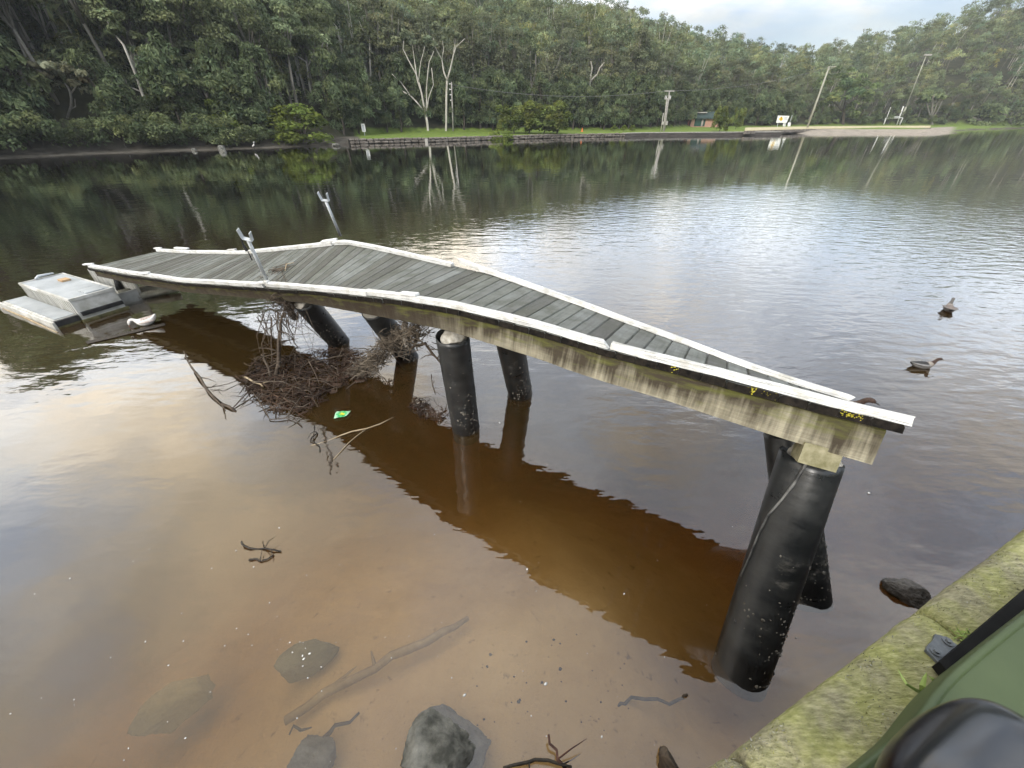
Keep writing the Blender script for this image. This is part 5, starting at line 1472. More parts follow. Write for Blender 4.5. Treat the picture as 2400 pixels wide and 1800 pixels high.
# ================================================================== DUCKS
def duck(name, label, pos, heading, sc, cols, pose='up', dip=0.0, group=None):
    """body is one lofted skin from tail through neck to bill root; heading = direction it faces in plan"""
    body_c, breast_c, head_c, back_c, bill_c, tail_c = cols
    # x forward, z up: (x, z, half width, half height)
    if pose == 'up':
        ring = [(-.300, .115, .012, .010), (-.255, .098, .040, .024), (-.20, .080, .072, .050), (-.12, .060, .100, .078), (-.02, .050, .112, .092), (.08, .052, .102, .090), (.15, .075, .078, .078), (.185, .118, .050, .055), (.205, .165, .034, .036), (.225, .205, .031, .031), (.250, .232, .036, .034), (.283, .238, .036, .033), (.312, .228, .025, .022), (.330, .220, .014, .012)]
    elif pose == 'back':
        ring = [(-.280, .110, .014, .010), (-.24, .098, .045, .026), (-.19, .082, .078, .055), (-.11, .064, .105, .080), (-.01, .055, .115, .092), (.08, .062, .100, .090), (.14, .095, .074, .072), (.16, .145, .044, .046), (.158, .195, .032, .032), (.158, .235, .031, .030), (.175, .262, .036, .034), (.205, .266, .036, .033), (.232, .256, .024, .021), (.248, .250, .014, .012)]
    else:                                              # head lowered to the water
        ring = [(-.29, .255, .014, .010), (-.25, .215, .055, .030), (-.20, .165, .092, .066), (-.13, .120, .112, .100), (-.03, .085, .124, .115), (.07, .080, .112, .108), (.14, .095, .076, .082), (.185, .135, .042, .046), (.222, .175, .036, .036), (.265, .180, .037, .036), (.305, .150, .046, .043), (.334, .105, .045, .041), (.354, .056, .028, .025), (.362, .036, .015, .013)]
    n = 18
    V, Fc, MI = [], [], []
    for i, (x, z, w, h) in enumerate(ring):
        x0, z0 = ring[max(i - 1, 0)][:2]; x1, z1_ = ring[min(i + 1, len(ring) - 1)][:2]
        t = Vector((x1 - x0, 0, z1_ - z0)).normalized(); up = Vector((-t.z, 0, t.x))
        for k in range(n):
            a = 2 * math.pi * k / n
            V.append(Vector((x, 0, z)) + Vector((0, 1, 0)) * math.cos(a) * w + up * math.sin(a) * h)
    for i in range(len(ring) - 1):
        for k in range(n):
            Fc.append((i * n + k, i * n + (k + 1) % n, (i + 1) * n + (k + 1) % n, (i + 1) * n + k))
            am = 2 * math.pi * (k + .5) / n
            if i >= 7: m_ = 2
            elif i >= 5: m_ = 1
            elif i == 0: m_ = 4
            elif math.sin(am) > 0.72 and i < 5: m_ = 3
            else: m_ = 0
            MI.append(m_)
    Fc.append(tuple(range(n - 1, -1, -1))); MI.append(4)
    Fc.append(tuple((len(ring) - 1) * n + k for k in range(n))); MI.append(2)
    me = mesh('body', V, Fc, [body_c, breast_c, head_c, back_c, tail_c], True, MI)
    root = empty(name, pos)
    root.rotation_euler = (0, 0, heading); root.scale = (sc, sc, sc)
    tag(root, label, 'duck', group)
    o = link('body', me, root)
    sd = o.modifiers.new('smooth', 'SUBSURF'); sd.levels = sd.render_levels = 1
    x, z, w, h = ring[-1]
    x0, z0 = ring[-3][:2]
    bd = Vector((x - x0, 0, z - z0)).normalized()
    p = Vector((x, 0, z))
    link('bill', mesh('bill', *tube([p - bd * .01, p + bd * .02, p + bd * .045], [.013, .013, .008], 8, 0.6), bill_c, True), root)
    for s in (-1, 1):
        wv_ = tube([(.10, s * .088, .085), (.02, s * .108, .098), (-.10, s * .100, .102), (-.20, s * .066, .112), (-.29, s * .02, .128 if pose != 'down' else .19)], [.02, .040, .044, .030, .006], 8, 0.45)
        link('wing', mesh('wing', wv_[0], wv_[1], body_c if pose != 'down' else back_c, True), root)
        e = Vector((ring[-4][0], s * ring[-4][2] * .93, ring[-4][1] + .008))
        link('eye', mesh('eye', [v * .006 + e for v in ICO[1][0]], ICO[1][1], M_BLACK, True), root)
    return root
mk = lambda nm, c1, c2: simple(nm, c1, c2, 0.75, 40, 0.002, vary=.15)
GREY, SPECK = mk('grey feathers', (.13, .128, .125), (.25, .245, .24)), mk('speckled breast', (.17, .15, .13), (.34, .31, .28))
BROWN, BLK, BILL = mk('brown head feathers', (.035, .022, .017), (.075, .045, .034)), mk('black feathers', (.012, .012, .013), (.04, .04, .04)), mk('dark bill', (.03, .03, .032), (.06, .06, .06))
WHT, WBR, PINK = mk('white feathers', (.60, .58, .55), (.76, .75, .72)), mk('brown-flecked feathers', (.24, .16, .13), (.62, .57, .53)), mk('pink bill', (.45, .22, .17), (.55, .3, .24))
mid = lambda a, b: (a + b) / 2
p0, p1 = PZ(2122, 858, 0), PZ(2196, 862, 0)
d_ = p1 - p0
duck('wood_duck', 'grey duck with a brown head swimming right beyond the shore end of the jetty', mid(p0, p1), math.atan2(d_.y, d_.x), d_.length / 0.68, (GREY, SPECK, BROWN, BLK, BILL, BLK), 'up', group='ducks right of the jetty')
p0 = PZ(2221, 728, 0)
duck('wood_duck', 'duck farthest out on the right, facing away with its neck upright', p0, R(52), 0.78, (mk('dull feathers', (.10, .09, .085), (.19, .175, .165)), SPECK, mk('grey-brown head', (.10, .10, .10), (.18, .17, .16)), mk('brown back', (.12, .10, .09), (.2, .17, .15)), BILL, BLK), 'back', group='ducks right of the jetty')
p0, p1 = PZ(1900, 938, 0), PZ(1990, 966, 0)
d_ = p1 - p0
duck('wood_duck', 'duck mostly hidden behind the far kerb with only its brown head showing', mid(p0, p1) + Vector((.05, -.02, 0)), math.atan2(d_.y, d_.x), 1.05, (GREY, SPECK, BROWN, BLK, BILL, BLK), 'up', group='ducks right of the jetty')
p0, p1 = PZ(372, 758, 0), PZ(318, 765, 0)
d_ = p1 - p0
duck('white_duck', 'white brown-flecked duck dipping its head beside the pontoon', mid(p0, p1) + Vector((0, 0, .01)), math.atan2(d_.y, d_.x), d_.length / 0.50, (WHT, WHT, WHT, WBR, PINK, WHT), 'down')

# white bird on the far bank
p = PZ(598, 352, 0.0)
o = empty('white_bird', p); tag(o, 'tiny white wading bird at the far left bank below the bright bush', 'bird')
part('body', tube([p + Vector((-.35, 0, .55)) * .62, p + Vector((-.15, 0, .75)) * .62, p + Vector((.08, 0, .85)) * .62, p + Vector((.16, 0, 1.1)) * .62, p + Vector((.14, 0, 1.35)) * .62, p + Vector((.3, 0, 1.36)) * .62, p + Vector((.5, 0, 1.33)) * .62], [.012, .087, .075, .031, .031, .034, .006], 8), WHT, o, True)
for s in (-.05, .05):
    part('leg', stick(p + Vector((-.05, s, .0)) * .62, p + Vector((-.05, s, .7)) * .62, .012, n=5), BLK, o)

# ================================================================== FLOOD DEBRIS
def poly_scatter(poly, n, g):
    xs_ = [p[0] for p in poly]; ys_ = [p[1] for p in poly]
    out = []
    while len(out) < n:
        x, y = g.uniform(min(xs_), max(xs_)), g.uniform(min(ys_), max(ys_))
        c = False
        for i in range(len(poly)):
            (xa, ya), (xb, yb) = poly[i], poly[i - 1]
            if (ya > y) != (yb > y) and x < (xb - xa) * (y - ya) / (yb - ya) + xa:
                c = not c
        if c:
            out.append((x, y))
    return out
def twigs(pts, lens, rads, tilt, g):
    V, Fc = [], []
    for p, L, r in zip(pts, lens, rads):
        a = g.uniform(0, 2 * np.pi); e = g.normal(0, tilt)
        d = Vector((math.cos(a) * math.cos(e), math.sin(a) * math.cos(e), math.sin(e)))
        bend = Vector(tuple(g.normal(0, 0.10, 3))) * L
        v, f = tube([p - d * L / 2, p + bend, p + d * L / 2], [r, r * .9, r * .5], 3)
        n = len(V); V += v; Fc += [tuple(i + n for i in q) for q in f]
    return V, Fc
g = np.random.default_rng(77)
DEB = [(565, 905), (590, 850), (690, 835), (790, 815), (850, 828), (866, 890), (800, 905), (760, 940), (700, 975), (640, 965), (610, 935)]
pts = [PZ(x, y, 0) for x, y in poly_scatter(DEB, 1150, g)]
pts = [p + Vector((0, 0, abs(g.normal(0, .032)) + .004)) for p in pts]
tw1 = twigs(pts, g.gamma(3, .045, len(pts)) + .03, g.uniform(.0025, .0085, len(pts)), .22, g)
o = part('flood_debris', tw1, M_LITTER, None, False, PZ(720, 890, 0))
tag(o, 'raft of brown twigs and bark litter caught against the leaning pile', 'debris', kind='stuff')
pts = [PZ(x, y, 0) + Vector((0, 0, abs(g.normal(0, .05)) + .02)) for x, y in poly_scatter(DEB, 130, g)]
o = part('loose_sticks', twigs(pts, g.gamma(4, .06, 130) + .08, g.uniform(.003, .009, 130), .30, g), M_STICK, None, False, PZ(720, 890, 0))
tag(o, 'greyish loose sticks strewn over the top of the twig raft', 'debris', kind='stuff')
hang = []
for k in range(34):                                    # loose twigs and roots hanging between the deck edge and the raft
    x, y = g.uniform(600, 720), g.uniform(705, 745)
    a_ = PZ(x, y, g.uniform(.75, 1.0)); L_ = g.uniform(.25, .8)
    b_ = a_ + Vector((g.normal(0, .12), g.normal(0, .12), -L_)); m_ = a_.lerp(b_, .5) + Vector((g.normal(0, .06), g.normal(0, .06), 0))
    r_ = g.uniform(.0025, .008)
    hang.append(tube([a_, m_, b_], [r_, r_ * .9, r_ * .4], 5))
    for q in range(2):
        t_ = g.uniform(.3, .9); p_ = a_.lerp(b_, t_)
        hang.append(tube([p_, p_ + Vector((g.normal(0, .1), g.normal(0, .1), g.normal(-.03, .06)))], [r_ * .5, r_ * .2], 4))
o = part('hanging_twigs', join(*hang), M_STICK, None, False, D(622, 655, .8))
tag(o, 'dead twigs and roots hanging from the leaning pile down to the raft', 'debris', kind='stuff')
# flat bark mats under the twigs
vf = []
for x, y in poly_scatter(DEB, 110, g):
    v, f = rock((g.uniform(.03, .09), g.uniform(.02, .05), .012), int(x * 7 + y), 2, 5, .15)
    an = Matrix.Rotation(g.uniform(0, 6.28), 3, 'Z')
    p = PZ(x, y, g.uniform(-.01, .03))
    vf.append(([an @ q + p for q in v], f))
o = part('bark_litter', join(*vf), M_LITTER, None, False, PZ(720, 890, 0))
tag(o, 'dark sodden bark pieces matted under the twig raft', 'debris', kind='stuff')
# debris draped from the second leaning pile down to the water
pts, dr = [], []
pa, pb_, pc = PY(985, 765, 4.5), PY(905, 815, 4.9), PZ(835, 880, 0.0)
for k in range(1000):
    t = g.random()
    c_ = pa.lerp(pb_, t * 2) if t < .5 else pb_.lerp(pc, t * 2 - 1)
    pts.append(c_ + Vector(tuple(g.normal(0, 1, 3))) * (.085 if t < .5 else .07))
o = part('draped_debris', twigs(pts, g.gamma(3, .055, len(pts)) + .03, g.uniform(.003, .009, len(pts)), .5, g), simple('grey flood litter', (.06, .048, .036), (.20, .165, .125), .9, 2, .003, vary=.35), None, False, pb_)
tag(o, 'grey mat of flood litter draped from the hidden pile to the water', 'debris', kind='stuff')
# tuft of roots at the head of the first leaning pile
pts = [D(622, 655, 1.0) + Vector(tuple(g.normal(0, 1, 3) * np.array([.10, .08, .13]))) for _ in range(420)]
o = part('root_tuft', twigs(pts, g.gamma(3, .05, 420) + .05, g.uniform(.002, .005, 420), .9, g), M_STICK, None, False, D(622, 655, 1.0))
tag(o, 'tangled tuft of roots and straw hanging at the head of the leaning pile', 'debris', kind='stuff')
pts = [PZ(x, y, 0) + Vector((0, 0, abs(g.normal(0, .02)))) for x, y in poly_scatter([(955, 950), (985, 935), (1010, 955), (1045, 980), (1030, 990), (985, 975)], 160, g)]
o = part('floating_litter', twigs(pts, g.gamma(3, .035, 160) + .03, g.uniform(.002, .006, 160), .25, g), M_LITTER, None, False, PZ(1000, 962, 0))
tag(o, 'small raft of twigs floating just left of the upright pile', 'debris', kind='stuff')
# sticks caught upright and branches
def branch(name, label, pts, rad, mat=M_STICK, group=None, side=0, seed=0, cat='branch'):
    rb = random.Random(seed)
    P2, R2 = [], []
    rad = list(np.interp(np.linspace(0, 1, len(pts)), np.linspace(0, 1, len(rad)), rad))
    for i, p in enumerate(pts):
        if i:
            P2.append(pts[i - 1].lerp(p, .5) + Vector((rb.gauss(0, 1), rb.gauss(0, 1), rb.gauss(0, 1))) * .012); R2.append((rad[i - 1] + rad[i]) / 2)
        P2.append(p); R2.append(rad[i])
    vf = [tube(P2, R2, 7)]
    for k in range(side):
        i = rb.randrange(1, len(P2) - 1)
        d = Vector((rb.gauss(0, 1), rb.gauss(0, 1), rb.gauss(0, .5))).normalized() * rb.uniform(.08, .28)
        vf.append(tube([P2[i], P2[i] + d * .5 + Vector((0, 0, rb.uniform(-.02, .03))), P2[i] + d], [R2[i] * .6, R2[i] * .4, R2[i] * .15], 5))
    o = part(name, join(*vf), mat, None, True, P2[0])
    tag(o, label, cat, group)
    return o
z4 = lambda x, y, z: PZ(400 + x / 2.765, 650 + y / 2.765, z)
branch('drift_branch', 'thick dead branch standing up out of the debris raft', [z4(680, 640, .02), z4(700, 480, .35), z4(712, 350, .68), z4(730, 230, .95)], [.032, .026, .022, .012], side=7, seed=1)
branch('drift_branch', 'short broken branch stub standing left of the thick branch', [z4(650, 650, .0), z4(600, 520, .25), z4(590, 500, .3)], [.02, .014], side=6, seed=2)
branch('drift_branch', 'thin twig bowing from the raft up to the kerb', [z4(600, 520, .2), z4(590, 430, .42), z4(620, 340, .62), z4(690, 290, .8), z4(740, 250, .95)], [.008, .006], side=2, seed=3)
branch('drift_branch', 'thin straight twig with a feathery broken tip', [z4(655, 560, .15), z4(652, 420, .45), z4(648, 330, .64), z4(650, 260, .78)], [.009, .012], side=5, seed=4)
branch('drift_branch', 'twig hanging from the root tuft towards the water', [z4(760, 270, .9), z4(790, 370, .62), z4(828, 455, .38)], [.009, .006], side=1, seed=5)
branch('drift_branch', 'bare branch lying on open water left of the debris', [z4(85, 480, .16), z4(140, 590, .12), z4(230, 720, .06), z4(330, 820, .02), z4(420, 868, .0)], [.008, .016, .020, .016], side=4, seed=6)
branch('drift_branch', 'tangle of thin twigs reaching left from the raft', [z4(250, 715, .02), z4(330, 700, .05), z4(430, 670, .03)], [.006, .005], side=3, seed=7)
branch('drift_branch', 'dark twig trailing below the raft towards the packet', [z4(400, 850, .01), z4(520, 730, .05), z4(600, 850, .04), z4(640, 920, .02), z4(760, 910, .02), z4(850, 965, .01)], [.008, .006], side=6, seed=8)
branch('drift_branch', 'pale bent stick at the left lip of the raft', [z4(480, 645, .04), z4(540, 680, .06), z4(600, 710, .05)], [.014, .01], M_STICKPALE, side=1, seed=9)
branch('drift_branch', 'long grey stick lying across the back of the raft', [z4(940, 550, .05), z4(1060, 515, .07), z4(1210, 485, .06)], [.010, .012], side=0, seed=10)
branch('drift_branch', 'grey broken log piece hanging among the draped litter', [z4(1525, 270, .98), z4(1520, 350, .84), z4(1535, 455, .66)], [.03, .045, .03], mat=simple('grey log', (.16, .145, .12), (.34, .31, .27), .9, 6, .006), side=1, seed=11)
branch('drift_branch', 'bent grey branch leaning from the litter to the upright pile', [z4(1590, 450, .66), z4(1650, 430, .68), z4(1700, 500, .52), z4(1755, 560, .40)], [.02, .022, .012], side=5, seed=12)
branch('drift_branch', 'dark crossed branch under the bent grey branch', [z4(1600, 370, .82), z4(1580, 440, .68), z4(1550, 500, .55)], [.03, .012], side=4, seed=13)
branch('reed_stalk', 'long pale reed stalk floating across the dark reflection', [z4(910, 1090, .004), z4(1100, 1025, .012), z4(1270, 980, .012), z4(1445, 905, .006)], [.005, .008, .009, .004], M_STICKPALE, side=0, seed=14, cat='reed')
branch('reed_stalk', 'short pale reed stalk forking down from the long one', [z4(1055, 1180, .004), z4(1150, 1075, .01), z4(1265, 985, .012)], [.004, .006], M_STICKPALE, side=0, seed=15, cat='reed')
branch('drift_branch', 'thin dark twig floating left of the upright pile', [z4(1690, 630, .01), z4(1695, 690, .02), z4(1715, 750, .01)], [.006, .005], side=4, seed=16)
branch('drift_branch', 'small black forked twig floating alone on calm water', [PZ(566, 1270, .02), PZ(585, 1285, .015), PZ(620, 1285, .015), PZ(658, 1292, .01)], [.009, .007], mat=M_DARKWOOD, side=3, seed=17)
branch('drift_branch', 'shorter black twig just below the forked one', [PZ(583, 1312, .012), PZ(610, 1315, .012), PZ(642, 1300, .01)], [.008, .006], mat=M_DARKWOOD, side=1, seed=18)
branch('drift_branch', 'wavy dark twig floating below the raft', [z4(930, 960, .008), z4(950, 1010, .01), z4(905, 1060, .01), z4(960, 1090, .01), z4(965, 1130, .008)], [.008, .009, .005], mat=M_DARKWOOD, side=3, seed=19)
# twigs lying on the deck
def on_deck(x, y):
    best = None
    for N, a, c, n in JF[::4]:
        for q in np.linspace(0.02, DW, 26):
            X, Y_, _ = project(N + c * q + n * (0.012 - KH))
            e = (X - x) ** 2 + (Y_ - y) ** 2
            if best is None or e < best[0]: best = (e, N + c * q + n * (0.014 - KH))
    return best[1]
c_ = on_deck(650, 630)
pts = [c_ + Vector((g.normal(0, .13), g.normal(0, .10), 0)) for _ in range(26)]
N, a, cc_, n = jframe(sp_near)
V, Fc = [], []
for p in pts:
    p = p - n * (p - c_).dot(n) + n * abs(g.normal(0, .006)); th = g.uniform(0, 6.28); dd = (a * math.cos(th) + cc_ * math.sin(th)) * g.uniform(.04, .14)
    v, f = tube([p - dd, p + n * .012, p + dd], [.004, .005, .003], 5); k = len(V); V += v; Fc += [tuple(i + k for i in q) for q in f]
tag(part('deck_twigs', (V, Fc), M_STICK, None, True, c_), 'small scatter of twigs on the deck beside the forked post', 'twigs', kind='stuff')
c1_, c2_, c3_ = on_deck(667, 635), on_deck(676, 625), on_deck(690, 620)
tag(part('deck_stick', tube([c1_, c2_ + n * .03, c3_ + n * .01], [.006, .009, .005], 6), M_STICKPALE, None, True, c1_), 'pale bent stick lying at the edge of the twigs on the deck', 'stick')
c1_, c2_, c3_ = on_deck(1868, 911), on_deck(1890, 918), on_deck(1922, 926)
tag(part('deck_stick', tube([c1_, c2_, c3_], [.004, .006, .004], 6), M_DARKWOOD, None, True, c1_), 'dark thin stick lying on the deck near its shore end', 'stick')
# crumpled snack packet
def packet():
    c = PZ(802, 972, 0.012); n = 14
    V, Fc = [], []
    for i in range(n + 1):
        for j in range(n + 1):
            u_, v_ = i / n - .5, j / n - .5
            x = u_ * .17 * (1 + .25 * v_); y = v_ * .12 * (1 - .3 * u_)
            z = .022 * mnoise.noise(Vector((u_ * 6, v_ * 6, 2.2))) + .012 * mnoise.noise(Vector((u_ * 14, v_ * 14, 5))) + .012
            V.append(c + Vector((x, y + .12 * u_ * .3, z)))
    for i in range(n):
        for j in range(n):
            Fc.append((i * (n + 1) + j, (i + 1) * (n + 1) + j, (i + 1) * (n + 1) + j + 1, i * (n + 1) + j + 1))
    t = NT('snack packet print')
    v = t.coord('Object', (1, 1, 1), rnd=False)
    d = t.n('ShaderNodeVectorMath', {0: v}, operation='LENGTH').outputs['Value']
    f = t.math('ADD', d, t.math('MULTIPLY', t.noise(v, 22, 3), .05))
    col = t.ramp(f, [(0.045, (.70, .60, .03)), (.062, (.05, .42, .12)), (.085, (.03, .36, .12)), (.105, (.35, .62, .40))])
    t.pbsdf(col, .3, spec=.6)
    o = part('snack_packet', (V, Fc), t.m, None, True, c)
    so = o.modifiers.new('thick', 'SOLIDIFY'); so.thickness = .004
    tag(o, 'crumpled green and yellow snack packet floating beside the raft', 'packet')
packet()

# ================================================================== SHALLOWS: rocks, sunken log, specks
def boulder(name, label, px, py, z, size, seed, mat, rot=0, cat='rock', sub=5, amp=.085):
    p = PZ(px, py, z)
    v, f = rock(size, seed, sub, 11, amp, 2.0)
    Rm = Matrix.Rotation(rot, 3, 'Z')
    tag(part(name, ([Rm @ q + p for q in v], f), mat, None, True, p), label, cat)
boulder('boulder', 'square grey boulder breaking the surface at the bottom edge', 1040, 1768, -.07, (.35, .24, .22), 501, M_ROCK, .12)
boulder('boulder', 'pale grey boulder just under water left of the square one', 735, 1775, -.16, (.19, .15, .15), 502, M_ROCK, .2)
boulder('boulder', 'sunken slab rock with an olive top in the middle shallows', 712, 1548, -.33, (.27, .14, .12), 503, M_ROCKALG, .55)
boulder('boulder', 'large dim sunken rock in the lower left shallows', 400, 1655, -.60, (.36, .20, .15), 504, M_ROCKALG, .5)
boulder('boulder', 'dark ridged stone at the foot of the wall on the right', 2130, 1388, .02, (.17, .11, .08), 505, M_ROCKDARK, -.6, amp=.13)
boulder('broken_timber', 'brown broken stump of timber at the wall foot near the bottom edge', 1565, 1795, .02, (.05, .09, .12), 506, M_STICK, .3, 'timber', 4)
branch('sunken_branch', 'long pale sunken branch lying on the sand', [PZ(668, 1690, -.31), PZ(760, 1625, -.27), PZ(880, 1567, -.22), PZ(950, 1525, -.20), PZ(1040, 1480, -.20), PZ(1098, 1448, -.24)], [.030, .034, .030, .034, .030, .018], simple('sunken pale wood', (.30, .21, .11), (.50, .38, .22), .9, 6, .004), side=2, seed=31)
branch('sunken_branch', 'short dark sunken branch behind the pale boulder', [PZ(755, 1735, -.24), PZ(785, 1700, -.23), PZ(842, 1670, -.22)], [.018, .008], side=0, seed=32)
branch('sunken_branch', 'curved dark branch under water right of the sand', [PZ(1437, 1672, -.28), PZ(1455, 1648, -.24), PZ(1480, 1634, -.2), PZ(1540, 1638, -.12), PZ(1600, 1635, -.03), PZ(1612, 1628, .02)], [.010, .012, .008], side=0, seed=33)
branch('drift_branch', 'thin dark branch in the water right of the square boulder', [PZ(1180, 1800, .01), PZ(1240, 1786, .03), PZ(1285, 1782, .04), PZ(1340, 1798, .03)], [.008, .010, .007], M_DARKWOOD, side=2, seed=34)
branch('drift_branch', 'reddish stick leaning up out of the water near the bottom edge', [PZ(1286, 1722, .10), PZ(1305, 1758, .05), PZ(1325, 1800, .0)], [.007, .010], simple('red stick', (.06, .03, .025), (.15, .08, .06), .8, 8, .002), side=1, seed=35)
branch('sunken_branch', 'small dark leaf-like stick left of the pale boulder', [PZ(678, 1722, -.2), PZ(705, 1712, -.2), PZ(730, 1705, -.2)], [.006, .010, .004], M_DARKWOOD, side=0, seed=36)
# floating petals and foam specks
vf = []
cl = [(680, 1500, 70, 40), (520, 1480, 220, 180), (1050, 1600, 300, 110), (1500, 1200, 500, 200), (250, 1650, 160, 160), (1000, 1100, 500, 160), (1250, 1450, 260, 200)]
for cx_, cy_, sx, sy in cl:
    for _ in range(17):
        x, y = g.normal(cx_, sx), g.normal(cy_, sy)
        if not (0 < x < 2350 and 700 < y < 1795): continue
        p = PZ(x, y, .003); r = abs(g.normal(0, .0022)) + .0014
        if g.random() < .06: r *= 2.2
        an = g.uniform(0, 6.28)
        vf.append(([Vector((q.x * r * 1.5 * math.cos(an) - q.y * r * math.sin(an), q.x * r * 1.5 * math.sin(an) + q.y * r * math.cos(an), q.z * .002)) + p for q in ICO[1][0]], ICO[1][1]))
tag(part('foam_specks', join(*vf), M_WHITE, None, True, (0, 1.5, 0)), 'white petals and foam specks drifting on the near water', 'specks', kind='stuff')
vf = []
for _ in range(34):
    x, y = g.uniform(1100, 1500), g.uniform(1480, 1720)
    p = PZ(x, y, -.27); p = PZ(x, y, bed_z(p.x, p.y)); p.z = bed_z(p.x, p.y) + .003
    r = abs(g.normal(0, .005)) + .003
    v, f = rock((r * 1.3, r, r * .7), int(x + y), 2, 5, .1); vf.append(([q + p for q in v], f))
tag(part('bed_pebbles', join(*vf), M_ROCKDARK, None, True, (0, 1.2, -.35)), 'dark pebbles and seed pods scattered on the sandy bed', 'pebbles', kind='stuff')

# ================================================================== NEAR CORNER: bracket, bar, grass, green panel, black bag
M_STEEL = simple('grey steel bracket', (.085, .095, .105), (.16, .175, .19), .5, 18, .002, metal=.3)
M_BAR = simple('black painted bar', (.004, .004, .004), (.010, .010, .010), .75, 10, .001, spec=.15)
M_GREEN = simple('olive green shell', (.036, .053, .019), (.050, .071, .027), .5, 2.2, .002, vary=.08)
M_BAG = simple('black glossy padding', (.005, .006, .009), (.009, .011, .016), .24, 3, .001, vary=.1, spec=.8)
Zc = lambda x, y, z: PZ(2020 + x / 3.529, 1330 + y / 3.529, z)
zt = 1.615
bk_ = [Zc(640, 790, zt), Zc(530, 680, zt), Zc(545, 640, zt), Zc(590, 600, zt), Zc(605, 550, zt), Zc(650, 560, zt), Zc(720, 590, zt), Zc(800, 650, zt)]
br_ = empty('bracket', bk_[0]); tag(br_, 'grey steel hinge bracket bolted to the mossy wall top', 'bracket')
nb_ = len(bk_)
part('plate', ([*bk_, *[p + Vector((0, 0, -.012)) for p in bk_]], [tuple(range(nb_)), tuple(range(2 * nb_ - 1, nb_ - 1, -1))] + [(i, nb_ + i, nb_ + (i + 1) % nb_, (i + 1) % nb_) for i in range(nb_)]), M_STEEL, br_)
for x, y in ((705, 615), (605, 700)):
    p = Zc(x, y, zt)
    part('bolt', join(tube([p, p + Vector((0, 0, .006))], [.016, .016], 14), tube([p + Vector((0, 0, .006)), p + Vector((0, 0, .014))], [.009, .009], 6)), M_STEEL, br_)
ba = [Zc(655, 860, 1.64), Zc(1000, 555, 1.64), Zc(1500, 130, 1.64)]
bw = (Zc(720, 900, 1.64) - Zc(640, 800, 1.64)).normalized() * .021
vfb = []
for i in range(2):
    a_, b_ = ba[i], ba[i + 1]
    z = Vector((0, 0, .022))
    vfb.append(hexa([a_ - bw - z, b_ - bw - z, b_ + bw - z, a_ + bw - z, a_ - bw + z, b_ - bw + z, b_ + bw + z, a_ + bw + z]))
tag(part('black_bar', vfb[0] if False else hexa([ba[0] - bw - z, ba[2] - bw - z, ba[2] + bw - z, ba[0] + bw - z, ba[0] - bw + z, ba[2] - bw + z, ba[2] + bw + z, ba[0] + bw + z]), M_BAR, None, False, ba[0]), 'black square steel bar running off the bracket along the wall top', 'bar')
# grass blades
gr = empty('grass_tuft', Zc(495, 1045, 1.6)); tag(gr, 'few green grass blades growing beside the green shell', 'grass')
mgr = simple('grass blade', (.16, .24, .05), (.30, .40, .12), .6, 10, .001)
def blade(pts, w):
    V, Fc = [], []
    for i, p in enumerate(pts):
        t = (pts[min(i + 1, len(pts) - 1)] - pts[max(i - 1, 0)]).normalized(); s = t.cross(ray(2180, 1640)).normalized()
        ww = w * (1 - (i / (len(pts) - 1)) ** 1.6) + .0006
        V += [p - s * ww, p + Vector((0, 0, .0015)), p + s * ww]
    for i in range(len(pts) - 1):
        for k in range(2):
            Fc.append((i * 3 + k, i * 3 + k + 1, (i + 1) * 3 + k + 1, (i + 1) * 3 + k))
    return V, Fc
for pts, w in (([Zc(500, 1045, 1.605), Zc(440, 1010, 1.64), Zc(370, 965, 1.66), Zc(330, 900, 1.66), Zc(300, 845, 1.65)], .005), ([Zc(505, 1040, 1.605), Zc(500, 980, 1.64), Zc(520, 910, 1.66), Zc(535, 870, 1.67)], .008), ([Zc(610, 960, 1.62), Zc(585, 920, 1.64), Zc(550, 895, 1.64)], .006)):
    part('blade', blade(pts, w), mgr, gr)
for k in range(26):
    p = Zc(850 + g.normal(0, 40), 560 + g.normal(0, 25), 1.605)
    d = Vector((g.normal(0, 1), g.normal(0, 1), g.normal(.5, .4))).normalized() * g.uniform(.012, .035)
    part('blade', blade([p, p + d * .5, p + d], .0016), mgr, gr)
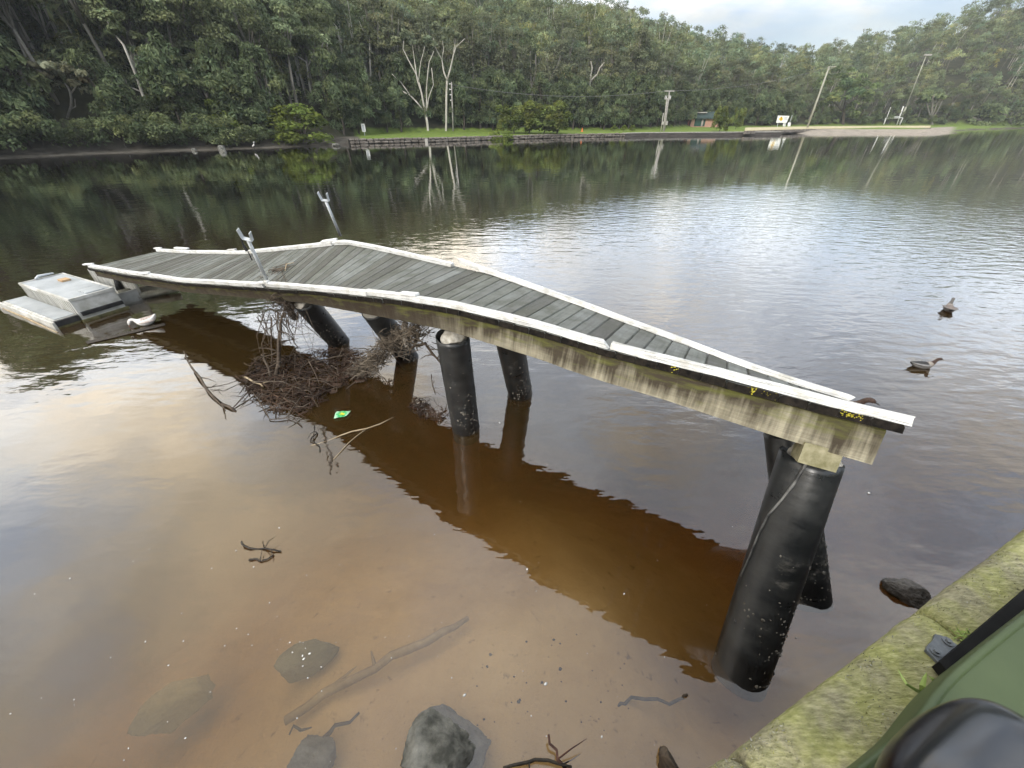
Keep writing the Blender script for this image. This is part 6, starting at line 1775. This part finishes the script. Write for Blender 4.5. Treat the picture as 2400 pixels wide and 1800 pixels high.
# green shell: a sloping panel with a rounded paler lip
lip = [(-160, 1715), (0, 1580), (180, 1440), (380, 1280), (500, 1110), (620, 950), (740, 830), (1000, 615), (1341, 350), (1700, 75)]
LZ = 1.80
V, Fc = [], []
Lp = [Zc(x, y, LZ) for x, y in lip]
def gpt(i, k):
    p = Lp[i]
    t = (Lp[min(i + 1, len(Lp) - 1)] - Lp[max(i - 1, 0)]).normalized()
    inn = Vector((t.y, -t.x, 0))
    if k == 0: return p + Vector((0, 0, -.16)) + inn * .006
    if k < 5:
        a = math.pi * (k - 1) / 3.0
        return p + inn * (.013 - .013 * math.cos(a)) + Vector((0, 0, .013 * math.sin(a)))
    q = (.026, .06, .12, .22, .40, .8)[k - 5]
    return p + inn * q + Vector((0, 0, -.003 - .10 * (q - .026)))
nk = 11
for i in range(len(Lp)):
    for k in range(nk): V.append(gpt(i, k))
for i in range(len(Lp) - 1):
    for k in range(nk - 1): Fc.append((i * nk + k, i * nk + k + 1, (i + 1) * nk + k + 1, (i + 1) * nk + k))
o = part('green_shell', (V, Fc), M_GREEN, None, True, Lp[3])
o.modifiers.new('s', 'SUBSURF').render_levels = 2
tag(o, 'smooth olive green sloping shell with a rounded lip in the bottom right corner', 'panel')
# black padded bag on the shell
def bagm():
    c = Zc(900, 1840, 2.0)
    V, Fc = [], ICO[5][1]
    for v in ICO[5][0]:
        p = Vector((math.copysign(abs(v.x) ** .75, v.x), math.copysign(abs(v.y) ** .75, v.y), math.copysign(abs(v.z) ** .8, v.z)))
        p *= 1 + .04 * mnoise.noise(p * 1.4)
        V.append(Matrix.Rotation(.42, 3, 'Z') @ Vector((p.x * .215, p.y * .115, p.z * .15)) + c)
    o = empty('black_bag', c - Vector((0, 0, .15))); tag(o, 'black rounded padded object cut off by the bottom right corner', 'bag')
    part('body', (V, Fc), M_BAG, o, True)
bagm()

# ================================================================== AIR: thin haze between the camera and the hills
th = NT('thin haze')
vol = th.n('ShaderNodeVolumePrincipled', {'Color': (0.86, 0.93, 1.0, 1), 'Density': 0.00031, 'Anisotropy': 0.0})
th.l(vol.outputs[0], th.out.inputs['Volume'])
hz = part('haze', hexa([(-1200, -400, -9), (1200, -400, -9), (1200, 1100, -9), (-1200, 1100, -9), (-1200, -400, 130), (1200, -400, 130), (1200, 1100, 130), (-1200, 1100, 130)]), th.m)
tag(hz, 'thin bluish haze in the air over the river', kind='stuff')
